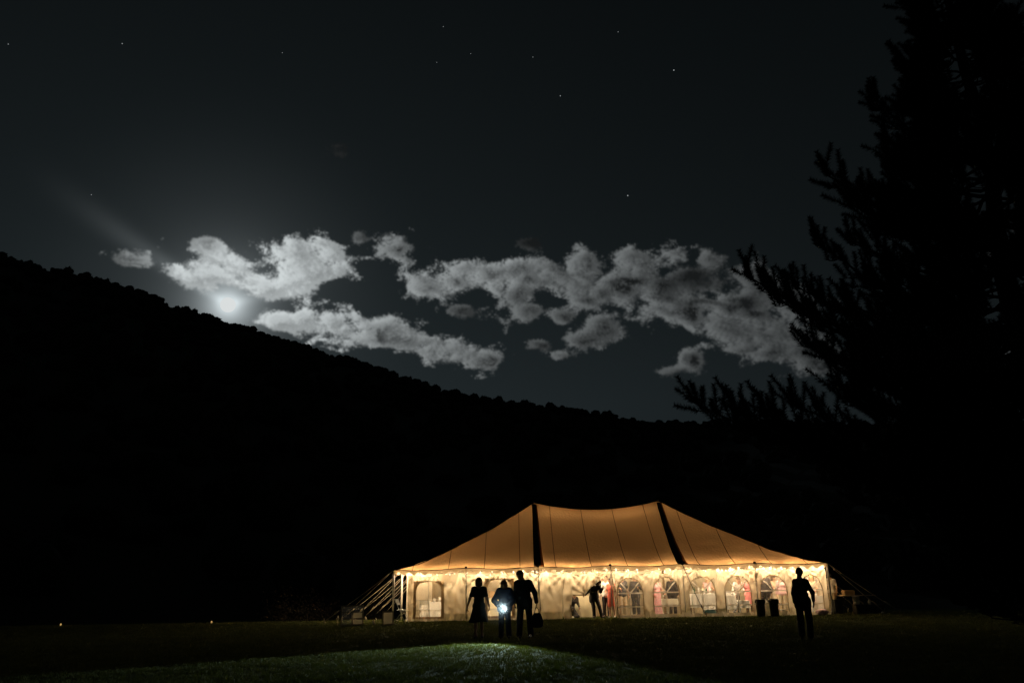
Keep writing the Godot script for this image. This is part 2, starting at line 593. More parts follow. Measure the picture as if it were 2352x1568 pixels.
	for cl in clouds:
		for c in cl:
			var cx: float = (180.0 + c[0]) * per - x0
			var cy: float = (90.0 - c[1]) * per - y0
			var rx: float = c[2] * per
			var ry: float = c[3] * per * 1.15
			for y in range(maxi(0, int(cy - ry * 2.2)), mini(hh, int(cy + ry * 2.2))):
				for x in range(maxi(0, int(cx - rx * 2.0)), mini(ww, int(cx + rx * 2.0))):
					var q: float = ((x - cx) / rx) ** 2 + ((y - cy) / ry) ** 2
					if q > 4.8: continue
					var w := exp(-1.15 * q)
					var k := y * ww + x
					cov[k] += w * (1.0 - cov[k])
					bri[k] += w * c[4]
					sum[k] += w
	for y in hh:
		var el := deg_to_rad(90.0 - (y + y0 + 0.5) / per)
		for x in ww:
			var k := y * ww + x
			var az := deg_to_rad((x + x0 + 0.5) / per - 180.0)
			var d := Vector3(sin(az) * cos(el), sin(el), -cos(az) * cos(el))
			var ang := rad_to_deg(acos(clampf(d.dot(moon_dir), -1, 1)))
			var at0 := ((y + y0) * W + x + x0) * 3
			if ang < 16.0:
				# aureole, and two lens-glare rays of the moon painted into the sky
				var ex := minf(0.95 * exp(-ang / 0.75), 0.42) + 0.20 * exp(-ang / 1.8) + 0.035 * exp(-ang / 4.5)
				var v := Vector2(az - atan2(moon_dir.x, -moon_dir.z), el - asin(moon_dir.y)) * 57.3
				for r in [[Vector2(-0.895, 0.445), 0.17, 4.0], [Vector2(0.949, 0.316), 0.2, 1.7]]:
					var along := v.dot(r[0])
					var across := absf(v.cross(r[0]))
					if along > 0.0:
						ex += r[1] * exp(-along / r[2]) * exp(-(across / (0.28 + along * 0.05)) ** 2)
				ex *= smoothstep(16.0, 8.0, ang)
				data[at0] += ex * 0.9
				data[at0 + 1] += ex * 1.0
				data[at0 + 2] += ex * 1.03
			if cov[k] > 0.05:
				var n := n1.get_noise_3dv(Vector3(d.x, d.y * 1.35, d.z))
				var rg := n3.get_noise_3dv(Vector3(d.x, d.y * 1.7, d.z))
				body[k] = minf(cov[k], 0.84) * 1.05 - 0.49 + n * 0.70 + rg * 0.40
	# thin edges on the moon's side let its light through, thick hearts stay grey
	var mx := (180.0 + rad_to_deg(atan2(moon_dir.x, -moon_dir.z))) * per - x0
	var my := (90.0 - rad_to_deg(asin(moon_dir.y))) * per - y0
	for y in range(8, hh - 8):
		for x in range(8, ww - 8):
			var k := y * ww + x
			if body[k] <= 0.0: continue
			var at0 := ((y + y0) * W + x + x0) * 3
			var dens := smoothstep(0.0, 0.36, body[k])
			var b: float = bri[k] / sum[k]
			var to := Vector2(mx - x, my - y - 40.0).normalized()
			var near := body[(y + roundi(to.y * 3.0)) * ww + x + roundi(to.x * 3.0)]
			var far := body[(y + roundi(to.y * 7.0)) * ww + x + roundi(to.x * 7.0)]
			var rim := clampf((body[k] - near) * 2.6 + (body[k] - far) * 1.6, -0.55, 0.9)
			var thick := smoothstep(0.34, 0.95, body[k])
			var l := 0.56 * b ** 1.7 * (0.95 + 0.75 * rim * lerpf(1.0, 0.45, b) - 0.72 * thick * smoothstep(1.05, 0.35, b) - 0.22 * thick)
			l = maxf(l, 0.010)
			var a := dens * lerpf(0.7, 0.95, b)
			data[at0] = lerpf(data[at0], l * 0.93, a)
			data[at0 + 1] = lerpf(data[at0 + 1], l * 1.0, a)
			data[at0 + 2] = lerpf(data[at0 + 2], l * 1.01, a)
	var drawn := Image.create_from_data(W, Hh, false, Image.FORMAT_RGBF, data.to_byte_array())
	var pano := Image.create(W, Hh, false, Image.FORMAT_RGBF)  # a panorama begins at -z
	pano.blit_rect(drawn, Rect2i(W / 2, 0, W / 2, Hh), Vector2i(0, 0))
	pano.blit_rect(drawn, Rect2i(0, 0, W / 2, Hh), Vector2i(W / 2, 0))
	var sky := PanoramaSkyMaterial.new()
	sky.panorama = ImageTexture.create_from_image(pano)
	return sky

func air(d: Vector3, moon_dir: Vector3) -> Color:
	var el := maxf(rad_to_deg(asin(clampf(d.y, -1, 1))), 0.0)
	var ang := rad_to_deg(acos(clampf(d.dot(moon_dir), -1, 1)))
	var l := 0.0026 + 0.0132 * exp(-maxf(el - 12.0, 0.0) / 16.0)
	l *= 0.47 + 0.70 * exp(-((ang / 38.0) ** 2))
	l = l * 1.15 + 0.004 * exp(-ang / 9.0)
	return Color(l * 0.72, l * 0.98, l * 1.08)

func _ready() -> void:
	rng.seed = 7
	noise.seed = 3
	noise.frequency = 0.5
	# ---- camera, sky, moonlight ----
	var cam := Camera3D.new()
	cam.name = "camera"
	add_child(cam)
	cam.position = Vector3(0, EYE, 0)
	cam.rotation = Vector3(pitch, 0, -roll)
	cam.fov = rad_to_deg(2.0 * atan(784.0 / FOCAL))
	cam.far = 8000.0
	cam.current = true
	var env := Environment.new()
	env.background_mode = Environment.BG_SKY
	env.sky = Sky.new()
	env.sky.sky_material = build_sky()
	env.tonemap_mode = Environment.TONE_MAPPER_LINEAR
	env.tonemap_exposure = 1.0
	env.volumetric_fog_enabled = true
	env.volumetric_fog_density = 0.0
	env.sdfgi_enabled = true
	env.ssao_enabled = true
	env.ssil_enabled = true
	var we := WorldEnvironment.new()
	we.name = "environment"
	we.environment = env
	add_child(we)
	var moonlight := DirectionalLight3D.new()
	moonlight.name = "moonlight"
	moonlight.light_energy = 0.012
	moonlight.light_color = Color(0.86, 0.93, 1.0)
	moonlight.light_angular_distance = 0.5
	moonlight.shadow_enabled = true
	add_child(moonlight)
	moonlight.look_at_from_position(Vector3.ZERO, -sight(523, 699))
	materials()
	moon_and_stars()
	ground_and_hill()
	tent()
	lights_in_tent()
	left_side()
	right_side()
	inside_tent()
	walkers()
	pine()
	far_lights()
	grass()

func materials() -> void:
	M.skin = mat(0.5, 0.3, 0.2, 0.6)
	M.skin_shaded = mat(0.22, 0.12, 0.07, 0.6)  # skin darkened to stand in for night shade on the lawn figures
	M.eye = mat(0.03, 0.02, 0.02, 0.2)
	M.lip = mat(0.35, 0.12, 0.1, 0.5)
	M.hair_dark = mat(0.02, 0.012, 0.008, 0.6)
	M.hair_blond = mat(0.5, 0.36, 0.18, 0.6)
	M.hair_brown = mat(0.09, 0.05, 0.025, 0.6)
	M.shoe = mat(0.015, 0.013, 0.012, 0.5)
	M.shoe_pale = mat(0.6, 0.55, 0.48, 0.6)
	M.black = mat(0.012, 0.012, 0.014, 0.9)
	M.navy = mat(0.02, 0.025, 0.05, 0.9)
	M.denim = mat(0.03, 0.05, 0.11, 0.95)
	M.grey = mat(0.06, 0.055, 0.055, 0.9)
	M.charcoal = mat(0.04, 0.032, 0.03, 0.9)
	M.beige = mat(0.5, 0.4, 0.27, 0.9)
	M.white = mat(0.78, 0.75, 0.7, 0.85)
	M.cream = mat(0.75, 0.66, 0.45, 0.9)
	M.coral = mat(0.75, 0.16, 0.1, 0.85)
	M.pink = mat(0.75, 0.25, 0.25, 0.85)
	M.rose = mat(0.7, 0.45, 0.45, 0.85)
	M.lace = mat(0.62, 0.5, 0.36, 0.9)
	var fl := mat(1, 1, 1, 0.9)
	fl.albedo_texture = noise_tex(0.035, Color(0.75, 0.12, 0.16), Color(0.7, 0.78, 0.74), 21, 256, 2)
	fl.uv1_triplanar = true
	fl.uv1_scale = Vector3(2.2, 2.2, 2.2)
	M.floral = fl
	# tent cloths
	M.roof = cloth(0.55, 0.42, 0.28, Color(1.0, 0.56, 0.24), 0.16)
	M.roof.heightmap_enabled = true
	M.roof.heightmap_texture = noise_tex(0.03, Color(0.2, 0.2, 0.2), Color(0.8, 0.8, 0.8), 31, 512, 5)
	M.roof.heightmap_scale = 5.0
	M.roof.uv1_triplanar = true
	M.roof.uv1_scale = Vector3(0.35, 0.35, 0.35)
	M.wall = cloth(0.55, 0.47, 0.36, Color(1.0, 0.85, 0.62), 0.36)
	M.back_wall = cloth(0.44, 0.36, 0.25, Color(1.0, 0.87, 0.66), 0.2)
	M.valance = cloth(0.6, 0.48, 0.33, Color(1.0, 0.70, 0.38), 0.085)
	M.border = cloth(0.32, 0.24, 0.15, Color(1.0, 0.75, 0.45), 0.17)
	M.band = mat(0.02, 0.012, 0.008, 0.9)
	M.band_thin = cloth(0.1, 0.05, 0.02, Color(1.0, 0.45, 0.15), 0.06)
	M.seam = mat(0.05, 0.025, 0.012, 0.9)
	M.bar = cloth(0.85, 0.8, 0.7, Color(1.0, 0.92, 0.8), 0.3)
	var pane := StandardMaterial3D.new()
	pane.albedo_color = Color(0.9, 0.88, 0.8, 0.06)
	pane.roughness = 0.12
	pane.transparency = BaseMaterial3D.TRANSPARENCY_ALPHA
	M.pane = pane
	M.pole = mat(0.8, 0.75, 0.66, 0.45)
	M.wood_pole = mat(0.3, 0.2, 0.11, 0.7)
	M.rope = mat(0.5, 0.42, 0.3, 0.9)
	M.rope_dark = mat(0.05, 0.035, 0.025, 0.9)
	M.iron = mat(0.05, 0.045, 0.04, 0.6, 0.6)
	M.cable = mat(0.03, 0.03, 0.03, 0.7)
	var bulb := StandardMaterial3D.new()
	bulb.albedo_color = Color(0.9, 0.9, 0.85)
	bulb.emission_enabled = true
	bulb.emission = lin(1.0, 0.93, 0.82)
	bulb.emission_energy_multiplier = 0.62
	M.bulb = bulb
	M.plastic_white = mat(0.78, 0.76, 0.72, 0.4)
	M.plastic_black = mat(0.015, 0.015, 0.016, 0.35)
	M.cardboard = mat(0.36, 0.24, 0.13, 0.9)
	M.old_wood = mat(0.52, 0.43, 0.3, 0.85)
	M.old_wood.albedo_texture = noise_tex(0.02, Color(0.65, 0.65, 0.65), Color(1, 1, 1), 41, 256)
	M.old_wood.uv1_triplanar = true
	M.old_wood.uv1_scale = Vector3(1.5, 6, 1.5)
	M.paper = cloth(0.72, 0.68, 0.58, Color(1.0, 0.95, 0.8), 0.4)
	M.mirror = mat(0.55, 0.52, 0.46, 0.12, 0.6)
	M.glass = mat(0.75, 0.78, 0.75, 0.08)
	M.glass.transparency = BaseMaterial3D.TRANSPARENCY_ALPHA
	M.glass.albedo_color.a = 0.25
	M.bottle = mat(0.03, 0.07, 0.03, 0.15)
	M.teal = mat(0.08, 0.22, 0.24, 0.6)
	M.bark = mat(0.035, 0.026, 0.02, 0.95)
	M.needle = mat(0.012, 0.02, 0.012, 0.8)

func moon_and_stars() -> void:
	var far := 2600.0
	var mm := StandardMaterial3D.new()
	mm.albedo_color = Color.BLACK
	mm.emission_enabled = true
	mm.emission = lin(0.96, 1.0, 1.0)
	mm.emission_energy_multiplier = 0.72
	var st := begin()
	var c := sight(523, 699).normalized() * far
	ball(st, Vector3.ZERO, Vector3.ONE * 23.0, 32)
	var moon := put("moon", done(st), mm)
	moon.position = c
	tag(moon, "bright white full moon just above the dark ridge", "moon")
	var sm := mm.duplicate()
	sm.emission = lin(0.9, 0.97, 1.0)
	sm.emission_energy_multiplier = 0.34
	var names := ["star at the far upper left", "star in the upper left sky", "faint star high in the middle of the sky", "star near the top right of the middle", "faint star left of the close pair up high", "faint star right of the close pair up high", "star under the top middle of the sky", "brightest star in the upper right sky", "star in the middle of the sky", "bright star low above the cloud bank", "lonely star above the left ridge", "faint star above the small high cloud", "star beside the pine shoots above the cloud"]
	var pts := [[18, 100, 1], [280, 99, 1.2], [1018, 60, 0.9], [1420, 72, 1], [1003, 142, 0.8], [1081, 122, 0.8], [1224, 130, 0.9], [1548, 160, 1.6], [1287, 219, 1.3], [1442, 448, 1.7], [209, 446, 1.0], [648, 120, 0.8], [1877, 860, 0.9]]
	for i in pts.size():
		var s := begin()
		ball(s, Vector3.ZERO, Vector3.ONE * 1.15 * pts[i][2], 8)
		var o := put("star", done(s), sm)
		o.position = sight(pts[i][0], pts[i][1]).normalized() * far
		tag(o, "tiny white " + names[i], "star", "stars in the night sky")

# ================= land =================
func ridge(az: float) -> float:
	var a := [-180.0, -90.0, -55.0, -42.0, -34.87, -32.61, -30.06, -28.46, -27.1, -25.68, -24.51, -23.12, -20.72, -18.62, -17.08, -15.22, -12.09, -8.91, -5.7, -2.5, 0.7, 3.88, 7.02, 9.47, 11.92, 14.62, 18.98, 33.0, 90.0, 180.0]
	var e := [5.0, 9.0, 18.0, 20.6, 20.27, 19.85, 19.75, 19.56, 19.42, 19.04, 18.5, 18.4, 17.84, 17.52, 16.95, 16.55, 15.79, 14.96, 13.92, 13.08, 12.79, 12.31, 11.73, 11.04, 10.91, 10.75, 10.44, 9.1, 6.0, 5.0]
	for i in a.size() - 1:
		if az <= a[i + 1]:
			return lerpf(e[i], e[i + 1], (az - a[i]) / (a[i + 1] - a[i]))
	return 5.0

const RIDGE_R := 850.0
func hill_y(az: float, r: float) -> float:
	var top := EYE + tan(deg_to_rad(ridge(az) - 0.5)) * RIDGE_R
	var lump := noise.get_noise_2d(az * 0.35, r * 0.02) * 7.0
	if r <= RIDGE_R:
		var t := clampf((r - 150.0) / (RIDGE_R - 150.0), 0.0, 1.0)
		return lerpf(-6.0, top, t ** 1.15) + lump * t * (1.0 - t) * 3.0
	return lerpf(top, top * 0.55, clampf((r - RIDGE_R) / 900.0, 0.0, 1.0))

func ground_and_hill() -> void:
	# one sheet of lawn and field to the horizon, finer near the tent
	var xs := []
	for i in range(-40, 41):
		xs.append(signf(i) * (absf(i) * 0.9 + (absf(i) / 40.0) ** 6 * 3000.0))
	var zs := [3000.0, 800.0, 200.0, 60.0, 25.0]
	for i in 70:
		zs.append(14.0 - i * 1.0)
	zs.append_array([-60.0, -75.0, -95.0, -130.0, -180.0, -300.0, -800.0, -3000.0])
	var st := begin()
	for j in zs.size() - 1:
		for i in xs.size() - 1:
			var p := []
			for q in [[i, j], [i + 1, j], [i + 1, j + 1], [i, j + 1]]:
				var x: float = xs[q[0]]
				var z: float = zs[q[1]]
				var b := noise.get_noise_2d(x * 0.9, z * 0.9) * 0.03 if absf(x) < 40.0 and z > -36.0 and z < 10.0 else 0.0
				p.append(Vector3(x, gy(x, z) + b - 0.012, z))
			quad(st, p[0], p[3], p[2], p[1])
	var gm := mat(1, 1, 1, 0.95)
	gm.metallic_specular = 0.15
	gm.albedo_texture = noise_tex(0.02, Color(0.045, 0.06, 0.016), Color(0.095, 0.105, 0.035), 51, 1024, 6)
	gm.uv1_triplanar = true
	gm.uv1_world_triplanar = true
	gm.uv1_scale = Vector3(0.23, 0.23, 0.23)
	tag(put("lawn", done(st), gm), "dark mown lawn running to the tent", "lawn", "", "structure")
	# the wooded hill
	var hs := begin()
	var rs := [150.0, 220.0, 300.0, 390.0, 480.0, 560.0, 640.0, 710.0, 770.0, 820.0, RIDGE_R, 900.0, 1000.0, 1250.0, 1750.0]
	for i in 240:
		for j in rs.size() - 1:
			var p := []
			for q in [[i, j], [i + 1, j], [i + 1, j + 1], [i, j + 1]]:
				var az: float = -180.0 + q[0] * 1.5
				var r: float = rs[q[1]]
				p.append(Vector3(sin(deg_to_rad(az)) * r, hill_y(az, r), -cos(deg_to_rad(az)) * r))
			quad(hs, p[0], p[1], p[2], p[3])
	tag(put("hill", done(hs), mat(0.03, 0.035, 0.018, 1.0)), "long dark hill falling from left to right", "hill", "", "structure")
	# its trees: crowns in one mass
	for v in 4:
		var s := begin()
		var nn := FastNoiseLite.new()
		nn.seed = 60 + v
		nn.frequency = 0.9
		grid(s, 14, 9, func(a, b):
			var d := Vector3(cos(a * TAU) * sin(b * PI), cos(b * PI), sin(a * TAU) * sin(b * PI))
			return d * (0.8 + 0.5 * nn.get_noise_3dv(d * 1.6)) + Vector3(0, 0.5, 0))
		for i in 160:
			var d := Vector3(rng.randfn(), rng.randfn() * 0.8 + 0.3, rng.randfn()).normalized()
			var c := d * (0.82 + 0.5 * nn.get_noise_3dv(d * 1.6)) + Vector3(0, 0.5, 0)
			var u := Vector3(rng.randfn(), rng.randfn(), rng.randfn()).normalized() * 0.09
			var w := Vector3(rng.randfn(), rng.randfn(), rng.randfn()).normalized() * 0.09
			tri(s, c + u, c + w, c + d * 0.08)
		var spots := []
		for row in 4:
			for k in 70:
				spots.append([-46.0 + 92.0 * (k + rng.randf()) / 70.0, RIDGE_R - 24.0 + row * 12.0 + rng.randf() * 8.0, true])
		for k in 420:
			spots.append([rng.randf_range(-60, 60), sqrt(rng.randf_range(170.0 ** 2, 830.0 ** 2)), false])
		var mm := MultiMesh.new()
		mm.transform_format = MultiMesh.TRANSFORM_3D
		mm.mesh = done(s)
		mm.instance_count = spots.size()
		for k in spots.size():
			var az: float = spots[k][0]
			var r: float = spots[k][1]
			var size := lerpf(1.8, 5.2, rng.randf() ** 1.7)
			if not spots[k][2]: size = rng.randf_range(4.0, 7.0)
			var b := Basis.from_euler(Vector3(0, rng.randf() * TAU, 0)).scaled(Vector3(size * rng.randf_range(0.9, 1.4), size * rng.randf_range(0.7, 1.3), size))
			mm.set_instance_transform(k, Transform3D(b, Vector3(sin(deg_to_rad(az)) * r, hill_y(az, r), -cos(deg_to_rad(az)) * r)))
		var mi := MultiMeshInstance3D.new()
		mi.name = numbered("hillside_wood")
		mi.multimesh = mm
		mi.material_override = mat(0.02 + 0.005 * v, 0.028, 0.014, 1.0)
		add_child(mi, true)
		tag(mi, "dark wood covering the hill and its ridge", "wood", "wood on the hill", "stuff")

func grass() -> void:
	for v in 3:
		var st := begin()
		for i in 9:
			var a := rng.randf() * TAU
			var o := Vector3(rng.randf_range(-0.06, 0.06), 0, rng.randf_range(-0.06, 0.06))
			var h := rng.randf_range(0.02, 0.05)
			var lean := Vector3(cos(a), 0, sin(a)) * rng.randf_range(0.005, 0.03)
			var w := Vector3(-sin(a), 0, cos(a)) * 0.004
			tri(st, o - w, o + lean + Vector3(0, h, 0), o + w)
		var mm := MultiMesh.new()
		mm.transform_format = MultiMesh.TRANSFORM_3D
		mm.use_colors = true
		mm.mesh = done(st)
		var n := 42000
		mm.instance_count = n
		for k in n:
			var z := -lerpf(11.0, 39.0, rng.randf() ** 0.8)
			var x := rng.randf_range(-0.62, 0.72) * -z
			var b := Basis.from_euler(Vector3(0, rng.randf() * TAU, 0)).scaled(Vector3.ONE * rng.randf_range(0.7, 1.5))
			var bump := noise.get_noise_2d(x * 0.9, z * 0.9) * 0.03 if z > -36.0 else 0.0
			mm.set_instance_transform(k, Transform3D(b, Vector3(x, gy(x, z) + bump - 0.014, z)))
			var t := rng.randf()
			mm.set_instance_color(k, Color(lerpf(0.07, 0.20, t), lerpf(0.10, 0.20, t), lerpf(0.025, 0.07, t)))
		var mi := MultiMeshInstance3D.new()
		mi.name = numbered("grass")
		mi.multimesh = mm
		var gm := mat(1, 1, 1, 0.8)
		gm.vertex_color_use_as_albedo = true
		gm.backlight_enabled = true
		gm.backlight = Color(0.36, 0.38, 0.10).linear_to_srgb()
		mi.material_override = gm
		add_child(mi, true)
		tag(mi, "short green grass blades of the lawn", "grass", "grass of the lawn", "stuff")

# ================= tent =================
func ridge_h(s: float) -> float:
	var u := clampf((s - BAY * 2.0) / (BAY * 2.0), 0.0, 1.0)
	return PEAK - 0.40 * 4.0 * u * (1.0 - u)

func eave_h(s: float) -> float:
	return 2.13 + 0.02 - 0.07 * sin(PI * fposmod(s / BAY, 1.0)) ** 2 + (0.04 if s > 1.0 and s < TL - 1.0 else 0.0)

func roof_h(s: float, t: float) -> float:
	var s1 := BAY * 2.0
	var s2 := BAY * 4.0
	var q := 0.0
	var top := PEAK
	var mm := 0.0
	if s < s1:
		mm = maxf((s1 - s) / s1, absf(t) / HALF)
	elif s > s2:
		mm = maxf((s - s2) / s1, absf(t) / HALF)
	else:
		mm = absf(t) / HALF
		top = ridge_h(s)
	q = clampf(1.0 - mm, 0.0, 1.0)
	var e := eave_h(s if absf(t) / HALF >= 0.99 * mm else s1)
	var wr := noise.get_noise_2d(s * 1.3 + t * 0.6, t * 2.2) * 0.05 * smoothstep(0.0, 0.15, q) * smoothstep(1.0, 0.8, q)
	return e + (top - e) * q ** 1.33 + wr

func roof_p(s: float, t: float, lift := 0.0) -> Vector3:
	return Vector3(TX + s, roof_h(s, t) + lift, ZC + t)

func hip_t(s: float) -> float:
	var s1 := BAY * 2.0
	if s < s1: return HALF * (s1 - s) / s1
	if s > BAY * 4.0: return HALF * (s - BAY * 4.0) / s1
	return 0.0

# where clips hold the top of the wall, and how far it sags between them
var clips := []
func wall_top(x: float) -> float:
	for i in clips.size() - 1:
		var a: Array = clips[i]
		var b: Array = clips[i + 1]
		if x <= b[0]:
			var u := clampf((x - a[0]) / (b[0] - a[0]), 0.0, 1.0)
			var base := eave_h(x - TX) - 0.19
			return base - a[1] * (4.0 * u * (1.0 - u)) ** 0.8 
	return 2.0

func wall_p(x: float, y: float, push := 0.0) -> Vector3:
	var top := wall_top(x)
	var v := clampf(y / 2.1, 0.0, 1.0)
	var d := 0.06 * sin(x * 11.0 + 2.5 * sin(x * 1.7)) * (0.35 + 0.65 * v) + 0.05 * noise.get_noise_2d(x * 1.6, y * 0.5) + 0.05 * noise.get_noise_2d(x * 5.0 + y * 2.0, y * 1.5)
	for c in clips:
		var q := Vector2(x - c[0], 2.05 - y)
		var l := q.length()
		if l < 1.5:
			d += 0.095 * sin(15.0 * atan2(q.x, maxf(q.y, 0.01)) + c[0] * 5.0) * smoothstep(0.08, 0.5, l) * exp(-l / 0.6)
	# slack of the sagging cloth bulges
	d += 0.10 * maxf(0.0, (eave_h(x - TX) - 0.1 - top)) * smoothstep(0.8, 2.0, y)
	# the hem spreads on the grass
	var low := maxf(0.0, 0.28 - y)
	d += low * (0.75 + 1.6 * noise.get_noise_2d(x * 2.2, 7.0))
	return Vector3(x, y + gy(x, WALLZ), WALLZ + d + push)

func arch_top(w: Dictionary, x: float) -> float:
	var u := clampf((x - w.a) / (w.b - w.a) * 2.0 - 1.0, -1.0, 1.0)
	return w.spring + (w.top - w.spring) * sqrt(maxf(0.0, 1.0 - absf(u) ** 2.3))

func wall_panel(root: Node3D, x0: float, x1: float, wins: Array) -> void:
	var panel := begin()
	var cuts := [x0]
	for w in wins:
		cuts.append_array([w.a, w.b])
	cuts.append(x1)
	for i in cuts.size() - 1:
		var a: float = cuts[i]
		var b: float = cuts[i + 1]
		var n := maxi(2, int((b - a) / 0.05))
		if i % 2 == 1:
			var w: Dictionary = wins[(i - 1) / 2]
			grid(panel, n, 8, func(u, v): return wall_p(lerpf(a, b, u), lerpf(0.0, w.sill, v)))
			grid(panel, n, 12, func(u, v):
				var x := lerpf(a, b, u)
				return wall_p(x, lerpf(arch_top(w, x), wall_top(x), v)))
		else:
			grid(panel, n, 40, func(u, v):
				var x := lerpf(a, b, u)
				return wall_p(x, lerpf(0.0, wall_top(x), v)))
	var o := put("wall_panel", done(panel), M.wall, root)
	for w in wins:
		var g := begin()
		grid(g, 16, 20, func(u, v):
			var x := lerpf(w.a - 0.01, w.b + 0.01, u)
			return wall_p(x, lerpf(w.sill - 0.01, arch_top(w, x) + 0.01, v), -0.008))
		put("window_pane", done(g), M.pane, o)
		if w.dark:
			# hemmed border round the opening
			var bs := begin()
			var bw := 0.13
			for sx in [[w.a - bw, w.a], [w.b, w.b + bw]]:
				grid(bs, 3, 24, func(u, v): return wall_p(lerpf(sx[0], sx[1], u), lerpf(w.sill - 0.08, w.top + 0.03, v), 0.006))
			for sg in [[w.sill - 0.08, w.sill, true], [w.spring, w.top + 0.03, false]]:
				grid(bs, 24, 4, func(u, v):
					var x := lerpf(w.a, w.b, u)
					var lo: float = sg[0] if sg[2] else arch_top(w, x)
					return wall_p(x, lerpf(lo, sg[1], v), 0.006))
			put("window_border", done(bs), M.border, o)
		else:
			var hem := []
			for k in 9: hem.append(Vector2(w.a, lerpf(w.sill, w.spring, k / 8.0)))
			for k in range(1, 20):
				var hx: float = lerpf(w.a, w.b, 0.5 - 0.5 * cos(PI * k / 20.0))
				hem.append(Vector2(hx, arch_top(w, hx)))
			for k in 9: hem.append(Vector2(w.b, lerpf(w.spring, w.sill, k / 8.0)))
			var hs := begin()
			var mid0 := Vector2((w.a + w.b) * 0.5, lerpf(w.sill, w.spring, 0.6))
			grid(hs, hem.size() - 1, 1, func(u, v):
				var q: Vector2 = hem[roundi(u * (hem.size() - 1))]
				q += (q - mid0).normalized() * (0.045 * v)
				return wall_p(q.x, q.y, 0.006))
			put("window_border", done(hs), M.border, o)
		var mid: float = (w.a + w.b) * 0.5
		var rows := [w.spring, lerpf(w.sill, w.spring, 0.36)] if not w.dark else [lerpf(w.sill, w.spring, 0.62), lerpf(w.sill, w.spring, 0.22)]
		var hw := 0.028 if not w.dark else 0.014
		for y in rows:
			var s := begin()
			grid(s, 16, 1, func(u, v): return wall_p(lerpf(w.a, w.b, u), y + (v - 0.5) * hw * 2.0, 0.012))
			put("window_bar", done(s), M.bar, o)
		var lines := [[Vector2(mid, w.sill), Vector2(mid, w.spring if not w.dark else w.top)]]
		if not w.dark:
			for k in [-1.0, 1.0]:
				var q := Vector2(mid + k * (w.b - w.a) * 0.36, 0.0)
				q.y = arch_top(w, q.x)
				lines.append([Vector2(mid, w.spring), q])
		for l in lines:
			var s := begin()
			var dir: Vector2 = (l[1] - l[0]).normalized()
			var nr := Vector2(-dir.y, dir.x) * hw
			grid(s, 1, 14, func(u, v):
				var q: Vector2 = l[0].lerp(l[1], v) + nr * (u * 2.0 - 1.0)
				return wall_p(q.x, q.y, 0.016))
			put("window_bar", done(s), M.bar, o)

func win(a: float, b: float, top: float, spring: float, sill: float, dark := false) -> Dictionary:
	return {"a": at(a, 1370, -WALLZ).x, "b": at(b, 1370, -WALLZ).x, "top": at((a + b) * 0.5, top, -WALLZ).y, "spring": at((a + b) * 0.5, spring, -WALLZ).y, "sill": at((a + b) * 0.5, sill, -WALLZ).y, "dark": dark}

